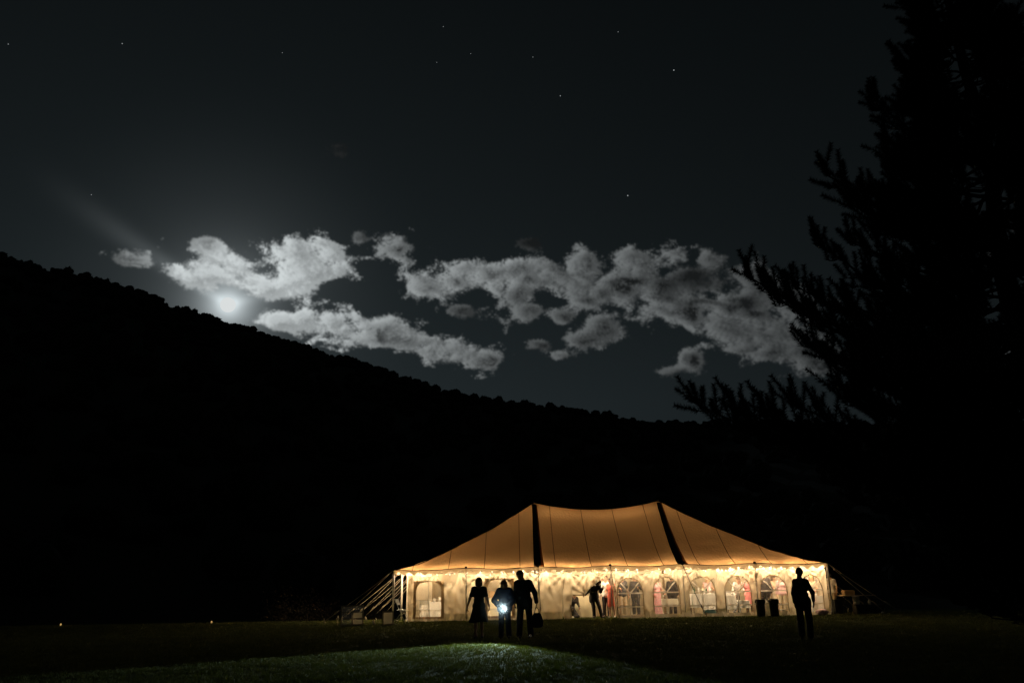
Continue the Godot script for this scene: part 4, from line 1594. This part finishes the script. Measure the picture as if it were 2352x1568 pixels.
func bottle(label: String, where: Vector3, m: Material, group: String) -> void:
	var s := begin()
	lathe(s, Vector3.ZERO, [Vector2(0, 0), Vector2(0.037, 0), Vector2(0.038, 0.17), Vector2(0.015, 0.23), Vector2(0.014, 0.30), Vector2(0, 0.30)], 12)
	var o := put("bottle", done(s), m)
	o.position = where
	tag(o, label, "bottle", group)

func glass(label: String, where: Vector3, group: String) -> void:
	var s := begin()
	lathe(s, Vector3.ZERO, [Vector2(0, 0), Vector2(0.032, 0), Vector2(0.006, 0.012), Vector2(0.005, 0.08), Vector2(0.036, 0.11), Vector2(0.034, 0.17)], 12)
	var o := put("wine_glass", done(s), M.plastic_white)
	o.position = where
	tag(o, label, "glass", group)

func inside_tent() -> void:
	# left window: a round table laid with a cloth, a chair before it
	table("table seen through the leftmost arched window", spot(1000, 39.0), 1.3, 0.8, 0.76, M.white, "white cloth on the table in the leftmost window")
	folding_chair("folding chair tucked at the table in the leftmost window", spot(975, 38.0), PI, "")
	for i in 3:
		var p := spot(985.0 + i * 12.0, 39.0) + Vector3(0, 0.77, 0)
		var s := begin()
		lathe(s, Vector3.ZERO, [Vector2(0, 0), Vector2(0.05, 0), Vector2(0.055, 0.1 + 0.05 * i), Vector2(0.045, 0.1 + 0.05 * i)], 14)
		var o := put("jar", done(s), M.plastic_white)
		o.position = p
		tag(o, "%s white jar on the table in the leftmost window" % ["short left", "middle-sized", "tall right"][i], "jar", "jars on the table in the left window")
	# second window
	table("table seen through the second arched window behind the walkers", spot(1146, 38.6), 1.5, 0.8, 0.9, M.cream, "cream cloth on the table behind the walkers")
	var b := begin()
	bx(b, Vector3(0, 0.14, 0), Vector3(0.36, 0.28, 0.26), 0.01)
	var bo := put("carton", done(b), M.cardboard)
	bo.position = spot(1132, 38.6) + Vector3(0, 0.91, 0)
	tag(bo, "brown carton on the table behind the walkers", "box")
	# doorway
	table("table inside the open doorway of the tent", spot(1336, 37.9), 0.95, 0.7, 0.92, M.cream, "cream cloth hanging to the ground in the doorway", 0.99)
	var bend := posed({"P": Vector3(-0.08, 0.88, 0), "C": Vector3(-0.10, 1.17, 0.08), "N": Vector3(0.0, 1.36, 0.16), "H": Vector3(0.12, 1.44, 0.2), "face": Vector3(0.8, -0.6, 0.3), "X": Vector3(0.94, 0.3, 0).normalized(),
		"ea": Vector3(-0.36, 1.08, 0.08), "wa": Vector3(-0.48, 0.96, 0.2), "eb": Vector3(0.2, 1.08, 0.15), "wb": Vector3(0.28, 1.22, 0.28), "ha": Vector3(-0.6, -0.4, 0.3), "hb": Vector3(0.3, 0.8, 0.3),
		"ka": Vector3(-0.12, 0.46, 0.05), "aa": Vector3(-0.10, 0.085, -0.02), "kb": Vector3(0.13, 0.46, 0.06), "ab": Vector3(0.22, 0.085, 0.0), "ta": Vector3(-0.14, 0.03, 0.14), "tb": Vector3(0.32, 0.03, 0.12), "curl": 0.6})
	person("person in a dark suit bending in the doorway and holding up the tent flap", bend, {"jacket": M.charcoal, "trousers": M.charcoal, "hair": "bob", "collar": M.white}, spot(1370, 36.85), 0.0, 1.78)
	person("person in a long pale lace dress standing in the doorway behind the bending person", posed({}), {"dress": M.lace, "hem": 0.05, "hem_r": 0.24, "hair": "long", "haircol": M.hair_brown, "waves": 9}, spot(1384, 38.0), 0.3, 1.68)
	var raise := posed({"eb": Vector3(0.33, 1.5, 0.1), "wb": Vector3(0.3, 1.74, 0.14), "hb": Vector3(-0.1, 1, 0.1), "face": Vector3(-0.3, 0, 1)})
	person("person in a white shirt and dark trousers with an arm raised in the doorway", raise, {"shirt": M.white, "trousers": M.charcoal, "hair": "short", "haircol": M.hair_brown}, spot(1394, 37.3), -0.1, 1.78)
	person("person in a coral knee-length dress at the right edge of the doorway", posed({"ea": Vector3(-0.25, 1.18, 0.06), "wa": Vector3(-0.16, 1.12, 0.26), "face": Vector3(-1, 0, 0.5)}), {"dress": M.coral, "hem": 0.50, "hem_r": 0.19, "hair": "long", "haircol": M.hair_dark, "waves": 5, "shoe": M.shoe_pale}, spot(1406, 37.0), -0.4, 1.66)
	var kneel := posed({"P": Vector3(0, 0.42, -0.1), "C": Vector3(0.02, 0.72, 0.06), "N": Vector3(0.04, 0.88, 0.12), "H": Vector3(0.05, 1.02, 0.17), "face": Vector3(0.5, -0.3, 1), "ea": Vector3(-0.24, 0.6, 0.1), "wa": Vector3(-0.2, 0.45, 0.28), "eb": Vector3(0.26, 0.6, 0.12), "wb": Vector3(0.2, 0.48, 0.3),
		"ka": Vector3(-0.16, 0.42, 0.28), "aa": Vector3(-0.14, 0.085, 0.2), "ta": Vector3(-0.15, 0.03, 0.34), "kb": Vector3(0.14, 0.07, 0.25), "ab": Vector3(0.12, 0.09, -0.14), "tb": Vector3(0.13, 0.03, -0.02)})
	person("person in dark clothes crouching beside the cloth-covered table in the doorway", kneel, {"shirt": M.charcoal, "trousers": M.grey, "hair": "short", "haircol": M.hair_brown, "shoe": M.shoe_pale}, spot(1314, 37.3), 0.5, 1.72)
	# first arched window right of the doorway
	person("person in beige trousers and dark waistcoat, left in the window beside the doorway", posed({"ea": Vector3(-0.3, 1.16, 0.05), "wa": Vector3(-0.2, 1.2, 0.26), "face": Vector3(0.6, 0, 1)}), {"shirt": M.grey, "sleeve": 0.4, "trousers": M.beige, "hair": "short", "haircol": M.hair_brown}, spot(1432, 37.6), 0.3, 1.8)
	person("person in a dark grey suit, right in the window beside the doorway", posed({"eb": Vector3(0.3, 1.2, 0.05), "wb": Vector3(0.24, 1.3, 0.25), "face": Vector3(-1, 0, 0.4)}), {"jacket": M.grey, "trousers": M.grey, "hair": "short", "shoe": M.shoe_pale}, spot(1462, 38.0), -0.5, 1.76)
	# second
	person("person in a long floral dress in the window left of the right dark band", posed({"ea": Vector3(-0.23, 1.15, 0.02), "eb": Vector3(0.24, 1.17, 0.08), "wb": Vector3(0.22, 1.1, 0.3), "face": Vector3(1, 0, 0.3)}), {"dress": M.floral, "hem": 0.08, "hem_r": 0.21, "hair": "bob", "haircol": M.hair_blond, "waves": 6, "sleeve": 0.3}, spot(1512, 37.5), 0.5, 1.68)
	person("person in a black suit with back turned, right of the floral dress", posed({}), {"jacket": M.charcoal, "trousers": M.charcoal, "hair": "short"}, spot(1547, 39.2), 2.6, 1.76)
	table("small table between the floral dress and the black suit", spot(1535, 38.2), 0.8, 0.6, 0.72, M.paper, "pale cloth on the small table beside the floral dress", 0.35)
	glass("stemmed glass on the small table beside the floral dress", spot(1526, 38.2) + Vector3(0, 0.73, 0), "")
	# third: the drinks table
	table("drinks table behind the window right of the right dark band", spot(1617, 37.5), 1.12, 0.7, 0.93, M.white, "white cloth on the drinks table", 0.62)
	var kinds := ["left end", "left middle", "middle", "right middle", "right end"]
	for i in 5:
		bottle("bottle at the %s of the drinks table" % kinds[i], spot(1599.0 + i * 9.0, 37.5 + 0.1 * (i % 2)) + Vector3(0, 0.94, 0), [M.bottle, M.plastic_white, M.cream, M.bottle, M.plastic_white][i], "bottles on the drinks table")
	for i in 4:
		glass("wine glass at the %s of the drinks table front" % ["far left", "left", "right", "far right"][i], spot(1595.0 + i * 14.0, 37.3) + Vector3(0, 0.94, 0), "glasses on the drinks table")
	person("person in a sleeveless pink dress behind the drinks table", posed({"ea": Vector3(-0.26, 1.16, 0.1), "wa": Vector3(-0.14, 1.05, 0.32), "eb": Vector3(0.27, 1.15, 0.1), "wb": Vector3(0.16, 1.05, 0.32), "ha": Vector3(0.2, -0.4, 1), "hb": Vector3(-0.2, -0.4, 1)}), {"dress": M.rose, "hem": 0.4, "hair": "long", "haircol": M.hair_blond}, spot(1630, 38.4), -0.1, 1.66)
	var co := thing("cooler", "teal cooler box on the ground before the drinks table", "cooler", spot(1630, 36.95), 0.2)
	var cb := begin()
	bx(cb, Vector3(0, 0.13, 0), Vector3(0.52, 0.26, 0.26), 0.03)
	put("cooler_body", done(cb), M.teal, co)
	var cl := begin()
	bx(cl, Vector3(0, 0.29, 0), Vector3(0.54, 0.05, 0.28), 0.02)
	put("lid", done(cl), M.plastic_white, co)
	var ch := begin()
	tube(ch, [Vector3(-0.27, 0.24, 0.0), Vector3(-0.27, 0.36, 0.05), Vector3(0.27, 0.36, 0.05), Vector3(0.27, 0.24, 0.0)], [0.012], 6)
	put("handle", done(ch), M.plastic_white, co)
	# fourth
	table("high side table with white cloth left in the fourth arched window", spot(1679, 37.3), 0.42, 0.42, 0.84, M.white, "white cloth on the high side table", 0.7)
	var wb := begin()
	bx(wb, Vector3(0, 0.08, 0), Vector3(0.17, 0.15, 0.17), 0.01)
	bx(wb, Vector3(0, 0.165, 0), Vector3(0.18, 0.02, 0.18), 0.005)
	var wo := put("white_box", done(wb), M.plastic_white)
	wo.position = spot(1677, 37.3) + Vector3(0, 0.85, 0)
	tag(wo, "small white box on the high side table", "box")
	person("person in a white shirt reaching down with one arm in the fourth arched window", posed({"P": Vector3(0, 0.93, -0.05), "C": Vector3(0.05, 1.23, 0.1), "N": Vector3(0.06, 1.39, 0.2), "H": Vector3(0.03, 1.52, 0.3), "face": Vector3(0.2, -0.6, 1), "eb": Vector3(0.3, 1.05, 0.3), "wb": Vector3(0.38, 0.85, 0.4), "ea": Vector3(-0.22, 1.0, 0.15), "wa": Vector3(-0.2, 0.85, 0.35)}), {"shirt": M.white, "trousers": M.charcoal, "hair": "short", "haircol": M.hair_brown}, spot(1694, 37.9), 0.2, 1.74)
	person("person in a coral pink dress with a raised hand, right in the fourth arched window", posed({"ea": Vector3(-0.3, 1.25, 0.1), "wa": Vector3(-0.32, 1.45, 0.22), "ha": Vector3(-0.2, 1, 0.2), "face": Vector3(-1, 0, 0.4)}), {"dress": M.pink, "hem": 0.42, "hem_r": 0.2, "hair": "bob", "haircol": M.hair_brown}, spot(1723, 37.4), -0.2, 1.62)
	table("low white table right in the fourth arched window", spot(1708, 37.1), 0.5, 0.4, 0.62, M.white, "white cloth on the low table, right in the fourth arched window", 0.5)
	# fifth
	person("person in a dark suit with back turned, left in the fifth arched window", posed({}), {"jacket": M.charcoal, "trousers": M.charcoal, "hair": "short"}, spot(1762, 37.4), 2.9, 1.82)
	person("person with bare arms stretched forward in the fifth arched window", posed({"ea": Vector3(-0.22, 1.2, 0.16), "wa": Vector3(-0.12, 1.05, 0.36), "face": Vector3(0.6, -0.3, 1)}), {"dress": M.lace, "hem": 0.5, "hair": "long", "haircol": M.hair_brown}, spot(1784, 38.2), 0.3, 1.66)
	person("person in a pale pink shirt and black belt, right in the fifth arched window", posed({"eb": Vector3(0.27, 1.15, 0.05), "wb": Vector3(0.2, 1.05, 0.28)}), {"shirt": M.rose, "trousers": M.beige, "hair": "short", "haircol": M.hair_blond}, spot(1802, 37.3), -0.3, 1.68)
	# sixth
	person("person with long fair hair working at the table in the rightmost window", posed({"ea": Vector3(-0.25, 1.13, 0.12), "wa": Vector3(-0.14, 1.0, 0.34), "eb": Vector3(0.25, 1.13, 0.12), "wb": Vector3(0.1, 1.0, 0.34), "face": Vector3(-0.4, -0.6, 1), "ha": Vector3(0.3, -0.2, 1), "hb": Vector3(-0.3, -0.2, 1)}), {"dress": M.lace, "sleeve": 0.3, "hem": 0.5, "hair": "long", "haircol": M.hair_blond}, spot(1872, 37.9), -0.3, 1.62)
	table("table in the rightmost window", spot(1872, 37.4), 1.0, 0.5, 0.76, M.white, "white cloth on the table in the rightmost window", 0.9)
	for q in [[1860, 0.11, 0.2, "pale bucket on the table in the rightmost window"], [1880, 0.04, 0.09, "white cup on the table in the rightmost window"]]:
		var s := begin()
		lathe(s, Vector3.ZERO, [Vector2(0, 0), Vector2(q[1] * 0.85, 0), Vector2(q[1], q[2]), Vector2(q[1] * 0.92, q[2]), Vector2(q[1] * 0.8, 0.02)], 16)
		var o := put("bucket" if q[0] < 1870 else "cup", done(s), M.plastic_white)
		o.position = spot(q[0], 37.35) + Vector3(0, 0.77, 0)
		tag(o, q[3], "bucket" if q[0] < 1870 else "cup")
	# outside, behind the right corner
	person("person in a pale shirt and tan trousers standing outside the right end of the tent", posed({"face": Vector3(-1, 0, -0.2), "ea": Vector3(-0.23, 1.16, 0.05), "wa": Vector3(-0.2, 1.0, 0.25)}), {"shirt": M.white, "trousers": M.beige, "hair": "short", "sleeve": 0.35}, spot(1917, 38.6), -0.9, 1.74)
	# a bag on the floor inside the right corner
	for q in [[1889, 36.95, 0.16, "pale bundle on the ground at the right corner of the tent"]]:
		var s := begin()
		grid(s, 18, 12, func(u, v):
			var d := Vector3(cos(u * TAU) * sin(v * PI), cos(v * PI), sin(u * TAU) * sin(v * PI))
			var r := 1.0 + 0.3 * noise.get_noise_3d(d.x * 5.0, d.y * 5.0, d.z * 5.0)
			return Vector3(d.x * 0.26 * r, maxf(0.0, 0.12 + d.y * 0.13 * r), d.z * 0.2 * r))
		var o := put("bundle", done(s), M.rose)
		o.position = spot(q[0], 36.15)
		tag(o, q[3], "bundle")

# ================= people on the lawn =================
func walkers() -> void:
	# left: in a knee-length dress, arms a little out
	person("person in a flared knee-length dress, leftmost of the three on the lawn", posed({"wide": 0.165, "ea": Vector3(-0.27, 1.15, -0.04), "wa": Vector3(-0.35, 0.92, 0.03), "eb": Vector3(0.25, 1.15, -0.03), "wb": Vector3(0.31, 0.92, 0.04), "ha": Vector3(0.05, -1, 0.2), "hb": Vector3(0.0, -1, 0.25),
		"ka": Vector3(-0.10, 0.5, 0.03), "aa": Vector3(-0.10, 0.085, 0.0), "kb": Vector3(0.09, 0.5, 0.0), "ab": Vector3(0.09, 0.085, -0.1), "tb": Vector3(0.10, 0.03, 0.07)}), {"dress": M.black, "sleeve": 0.35, "hem": 0.47, "hem_r": 0.30, "hair": "bob", "haircol": M.hair_dark, "skin": M.skin_shaded, "waves": 6, "power": 1.1}, spot(1100, 24.5), 0.05, 1.68, 0.016)
	# middle: holding the torch
	var torch_at := at(1160, 1398, 24.0)
	var mp := spot(1159, 24.35)
	var t := (torch_at - mp) / (1.60 / 1.75)
	person("person in a dark blue jacket holding a lit torch, middle of the three", posed({"H": Vector3(-0.01, 1.62, 0.06), "face": Vector3(-0.1, -0.45, 1), "wide": 0.17, "ea": Vector3(-0.33, 1.14, -0.02), "wa": Vector3(-0.2, 0.98, 0.14), "eb": Vector3(0.27, 1.13, 0.0), "wb": t + Vector3(0.09, 0.02, -0.13), "ha": Vector3(0.7, 0.1, 0.6), "hb": Vector3(-0.45, -0.1, 1), "curl": 0.7,
		"ka": Vector3(-0.11, 0.5, 0.05), "aa": Vector3(-0.12, 0.085, 0.02), "kb": Vector3(0.11, 0.5, 0.0), "ab": Vector3(0.13, 0.085, -0.08)}), {"jacket": M.denim, "trousers": M.navy, "bulk": 0.045, "drop": 0.08, "hair": "bob", "haircol": M.hair_brown, "flare": 0.035, "skin": M.skin_shaded}, mp, 0.0, 1.60, 0.016)
	var root := thing("torch", "lit torch shining at the lawn, held by the middle walker", "torch", torch_at)
	var dir := (Vector3(-0.9, 0.0, -20.2) - torch_at)
	dir = Vector3(-0.26, 0.11, 1.0).normalized()
	var right := Vector3.UP.cross(dir).normalized()
	root.basis = Basis(right, dir.cross(right), dir)
	var tb := begin()
	tube(tb, [Vector3(0, 0, -0.15), Vector3(0, 0, -0.04), Vector3(0, 0, -0.03), Vector3(0, 0, 0.0)], [0.022, 0.024, 0.045, 0.053], 14)
	put("torch_body", done(tb), M.plastic_black, root)
	var lens := begin()
	ball(lens, Vector3(0, 0, 0.006), Vector3(0.05, 0.05, 0.02), 14)
	var lm := StandardMaterial3D.new()
	lm.albedo_color = Color.WHITE
	lm.emission_enabled = true
	lm.emission = lin(0.92, 0.98, 1.0)
	lm.emission_energy_multiplier = 1.2
	put("torch_lens_light", done(lens), lm, root)
	var sp := SpotLight3D.new()
	sp.name = "torch_light"
	sp.light_color = lin(0.78, 1.0, 0.98)
	sp.light_energy = 30.0
	sp.spot_angle = 35.0
	sp.spot_angle_attenuation = 0.12
	sp.spot_range = 60.0
	sp.spot_attenuation = 2.0
	sp.light_size = 0.03
	sp.shadow_enabled = true
	root.add_child(sp)
	sp.position = Vector3(0, 0, 0.03)
	sp.rotation = Vector3(0, PI, 0)
	for q in [[0.45, 0.028], [0.8, 0.006], [1.3, 0.0015]]:  # added fog volumes that stand in for the lens glare of the torch
		var glare_fog := FogVolume.new()
		glare_fog.name = numbered("glare_fog")
		glare_fog.shape = RenderingServer.FOG_VOLUME_SHAPE_ELLIPSOID
		glare_fog.size = Vector3.ONE * q[0]
		var fm := FogMaterial.new()
		fm.density = q[1]
		fm.albedo = Color(0.93, 0.96, 1.0)
		glare_fog.material = fm
		add_child(glare_fog, true)
		glare_fog.position = torch_at + dir * (q[0] * 0.3)
		tag(glare_fog, "added thin fog imitating lens glare round the lit torch", "glare_fog", "added glare fog round the torch", "stuff")
	# right: tall, in a suit, head bowed, a bag in one hand
	person("tall person in a dark suit with bowed head, rightmost of the three", posed({"H": Vector3(-0.10, 1.62, 0.09), "N": Vector3(-0.03, 1.47, 0.02), "face": Vector3(-0.75, -0.5, 1), "wide": 0.18, "ea": Vector3(-0.25, 1.14, 0.0), "wa": Vector3(-0.26, 0.9, 0.08), "eb": Vector3(0.29, 1.15, -0.03), "wb": Vector3(0.33, 0.90, 0.02), "hb": Vector3(0.02, -1, 0.05), "curl": 0.5,
		"ka": Vector3(-0.13, 0.5, 0.06), "aa": Vector3(-0.15, 0.085, 0.05), "kb": Vector3(0.13, 0.5, -0.02), "ab": Vector3(0.15, 0.085, -0.12)}), {"jacket": M.black, "trousers": M.black, "bulk": 0.026, "drop": 0.16, "hair": "short", "flare": 0.03, "skin": M.skin_shaded}, spot(1205, 24.4), -0.1, 1.86, 0.016)
	var bag := thing("handbag", "soft dark bag hanging from the right hand of the tallest walker", "bag", spot(1233, 24.35) + Vector3(0, 0.28, 0.0), 0.3)
	var bs := begin()
	grid(bs, 22, 12, func(u, v):
		var a: float = u * TAU
		var y: float = lerpf(0.0, 0.40, v)
		var w: float = 0.21 * (1.0 - 0.35 * v) * sin(PI * clampf(v * 0.95 + 0.02, 0.0, 1.0)) ** 0.22
		return Vector3(cos(a) * w * (1.0 + 0.04 * sin(a * 5.0)), y, sin(a) * 0.09 * (1.0 - 0.5 * v)))
	put("bag_body", done(bs), M.black, bag)
	var hs := begin()
	tube(hs, [Vector3(-0.08, 0.36, 0), Vector3(-0.05, 0.50, 0), Vector3(0.0, 0.55, 0), Vector3(0.05, 0.50, 0), Vector3(0.08, 0.36, 0)], [0.01], 6)
	put("bag_handle", done(hs), M.black, bag)
	# right: walking towards the tent alone
	person("person in a dark jacket walking alone toward the right end of the tent", posed({"H": Vector3(0.0, 1.64, 0.0), "wide": 0.14, "ea": Vector3(-0.27, 1.15, -0.12), "wa": Vector3(-0.27, 0.93, 0.08), "eb": Vector3(0.20, 1.14, -0.10), "wb": Vector3(0.20, 0.90, -0.02), "face": Vector3(0.2, -0.1, 1),
		"ka": Vector3(-0.11, 0.51, 0.14), "aa": Vector3(-0.10, 0.085, 0.20), "ta": Vector3(-0.12, 0.03, 0.37), "kb": Vector3(0.10, 0.5, 0.0), "ab": Vector3(0.10, 0.16, -0.24), "tb": Vector3(0.11, 0.05, -0.10)}), {"jacket": M.black, "trousers": M.black, "bulk": 0.014, "drop": 0.14, "hair": "short", "skin": M.skin_shaded, "flare": 0.03}, spot(1846, 21.8), PI - 0.35, 1.76, 0.016)

# ================= the pine =================
func pine() -> void:
	# reach of the crown is set for the view of the lawn side
	var base := Vector3(9.35, -0.05, -14.0)
	var root := thing("pine_tree", "tall dark pine with upturned shoots at the right edge", "tree", base)
	var tr := begin()
	var tp := []
	var rad := []
	for k in 15:
		tp.append(Vector3(0.08 * sin(k * 0.9), k * 1.15, 0.06 * sin(k * 1.7)))
		rad.append(lerpf(0.26, 0.03, k / 14.0))
	tube(tr, tp, rad, 12)
	put("trunk", done(tr), M.bark, root)
	# bottlebrush shoots
	var sh := []
	for v in 3:
		var s := begin()
		tube(s, [Vector3.ZERO, Vector3(0.01, 0.5, 0), Vector3(0, 1.0, 0)], [0.012, 0.009, 0.004], 4)
		for i in 280:
			var y := rng.randf() ** 0.9
			var a := rng.randf() * TAU
			var out := Vector3(cos(a), 0, sin(a))
			var dir := (out + Vector3(0, rng.randf_range(0.35, 1.0), 0)).normalized()
			var p := Vector3(0, y, 0)
			var w := dir.cross(Vector3(rng.randfn(), rng.randfn(), rng.randfn())).normalized() * 0.011
			var l := rng.randf_range(0.14, 0.21) * (1.0 if y < 0.85 else 0.75)
			tri(s, p - w, p + dir * l, p + w)
		sh.append([done(s), []])
	# limbs: the ones whose tips stand against the sky first, then the rest of the crown
	var limbs := []
	for q in [
		[[1905, 405, 14.0], 7.55, 1.0], [[1960, 470, 13.4], 7.3, 0.8], [[1965, 560, 14.6], 7.0, 0.9], [[2040, 340, 14.2], 8.6, 0.8], [[2005, 235, 14.0], 9.4, 0.8], [[2075, 150, 14.0], 10.6, 0.7], [[2125, 50, 14.0], 11.6, 0.6], [[2060, 430, 13.0], 7.9, 0.8],
		[[1728, 640, 14.0], 5.35, 1.0], [[1790, 690, 13.4], 5.25, 1.0], [[1885, 565, 14.4], 5.9, 0.9], [[1835, 660, 14.6], 5.4, 0.9], [[1860, 790, 13.6], 4.9, 0.9], [[1910, 830, 14.4], 4.7, 0.9], [[1960, 700, 13.2], 5.6, 0.9], [[2010, 650, 14.3], 5.8, 0.8],
		[[1595, 925, 14.0], 3.5, 1.0], [[1690, 940, 14.3], 3.4, 0.9], [[1760, 945, 13.6], 3.4, 0.9], [[1830, 930, 14.2], 3.4, 0.9], [[1935, 890, 13.8], 3.8, 0.9], [[2000, 870, 14.3], 4.1, 0.9], [[2080, 800, 13.5], 4.6, 0.9]]:
		var tip := at(q[0][0], q[0][1], q[0][2]) - base
		limbs.append([Vector3(0, q[1], 0), tip, q[2]])
	# how far the crown reaches towards the lawn at each height
	var hs := [0.0, 1.5, 3.9, 4.6, 5.2, 6.3, 6.75, 7.1, 8.6, 9.2, 10.5, 12.5, 16.5]
	var ls := [2.0, 3.2, 4.2, 3.3, 3.5, 3.2, 1.8, 2.1, 2.6, 2.0, 1.5, 0.7, 0.2]
	for k in 272:
		var y := 1.0 + 15.0 * (k + rng.randf()) / 272.0
		var a := rng.randf() * TAU if k % 4 == 0 else (PI + rng.randfn() * 0.5 if k % 4 == 1 else rng.randfn() * 0.9)
		var out := Vector3(cos(a), 0, sin(a))
		var most := 0.0
		for i in hs.size() - 1:
			if y >= hs[i] and y <= hs[i + 1]:
				most = lerpf(ls[i], ls[i + 1], (y - hs[i]) / (hs[i + 1] - hs[i]))
		var l := most * rng.randf_range(0.5, 0.92)
		limbs.append([Vector3(0, y, 0), Vector3(0, y + l * 0.08, 0) + out * l, 0.9])
	for lb in limbs:
		var a: Vector3 = lb[0]
		var b: Vector3 = lb[1]
		var l := (b - a).length()
		var pts := []
		var rr := []
		for k in 9:
			var u := k / 8.0
			var p := a.lerp(b, u) - Vector3(0, 0.16 * l * sin(PI * u) * (1.0 - u * 0.4), 0) + Vector3(rng.randfn(), rng.randfn(), rng.randfn()) * 0.02
			if k == 0: p = a
			if k == 8: p = b
			pts.append(p)
			rr.append(lerpf(0.018 + 0.012 * l, 0.012, u))
		var st := begin()
		tube(st, pts, rr, 6)
		# side twigs that carry the shoots
		var m := int(l * 4.2) + 2
		for k in m:
			var u := 0.22 + 0.78 * (k + rng.randf()) / m
			var f := u * 8.0
			var p: Vector3 = pts[int(f)].lerp(pts[mini(int(f) + 1, 8)], f - int(f))
			var along := (b - a).normalized()
			var side := along.cross(Vector3.UP).normalized() * (1.0 if k % 2 == 0 else -1.0)
			var tl: float = (0.25 + 0.55 * (1.0 - u)) * rng.randf_range(0.6, 1.1) * lb[2]
			var td := (along * 0.75 + side * rng.randf_range(0.1, 0.9) + Vector3(0, rng.randf_range(-0.25, 0.3), 0)).normalized()
			var e: Vector3 = p + td * tl
			tube(st, [p, p.lerp(e, 0.5) - Vector3(0, 0.02, 0), e], [0.014, 0.011, 0.008], 4)
			for j in 3:
				var q := p.lerp(e, 0.3 + 0.7 * j / 2.0)
				var d := (td * rng.randf_range(0.0, 0.8) + Vector3(0, rng.randf_range(0.3, 1.3), 0) + Vector3(rng.randfn(), rng.randfn() * 0.6, rng.randfn()) * 0.22).normalized()
				sh[rng.randi() % 3][1].append([q, d, rng.randf_range(0.34, 0.62)])
		for j in 3:
			var d: Vector3 = ((b - pts[7]).normalized() * (1.0 if j == 0 else 0.6) + Vector3(rng.randfn() * 0.3, 0.5 + 0.4 * j, rng.randfn() * 0.3)).normalized()
			sh[j][1].append([b, d, rng.randf_range(0.55, 0.7) if j == 1 else rng.randf_range(0.35, 0.5)])
		put("limb", done(st), M.bark, root)
	for v in 3:
		var mm := MultiMesh.new()
		mm.transform_format = MultiMesh.TRANSFORM_3D
		mm.mesh = sh[v][0]
		mm.instance_count = sh[v][1].size()
		for k in sh[v][1].size():
			var q: Array = sh[v][1][k]
			var d: Vector3 = q[1]
			var x := d.cross(Vector3(0.3, 0.2, 1.0)).normalized()
			var z := x.cross(d)
			var l: float = q[2]
			mm.set_instance_transform(k, Transform3D(Basis(x * 0.58, d * l, z * 0.58), q[0]))
		var mi := MultiMeshInstance3D.new()
		mi.name = "needles" if v == 0 else "needles_%03d" % v
		mi.multimesh = mm
		mi.material_override = M.needle
		root.add_child(mi, true)
		tag(mi, "", "", "", "stuff")
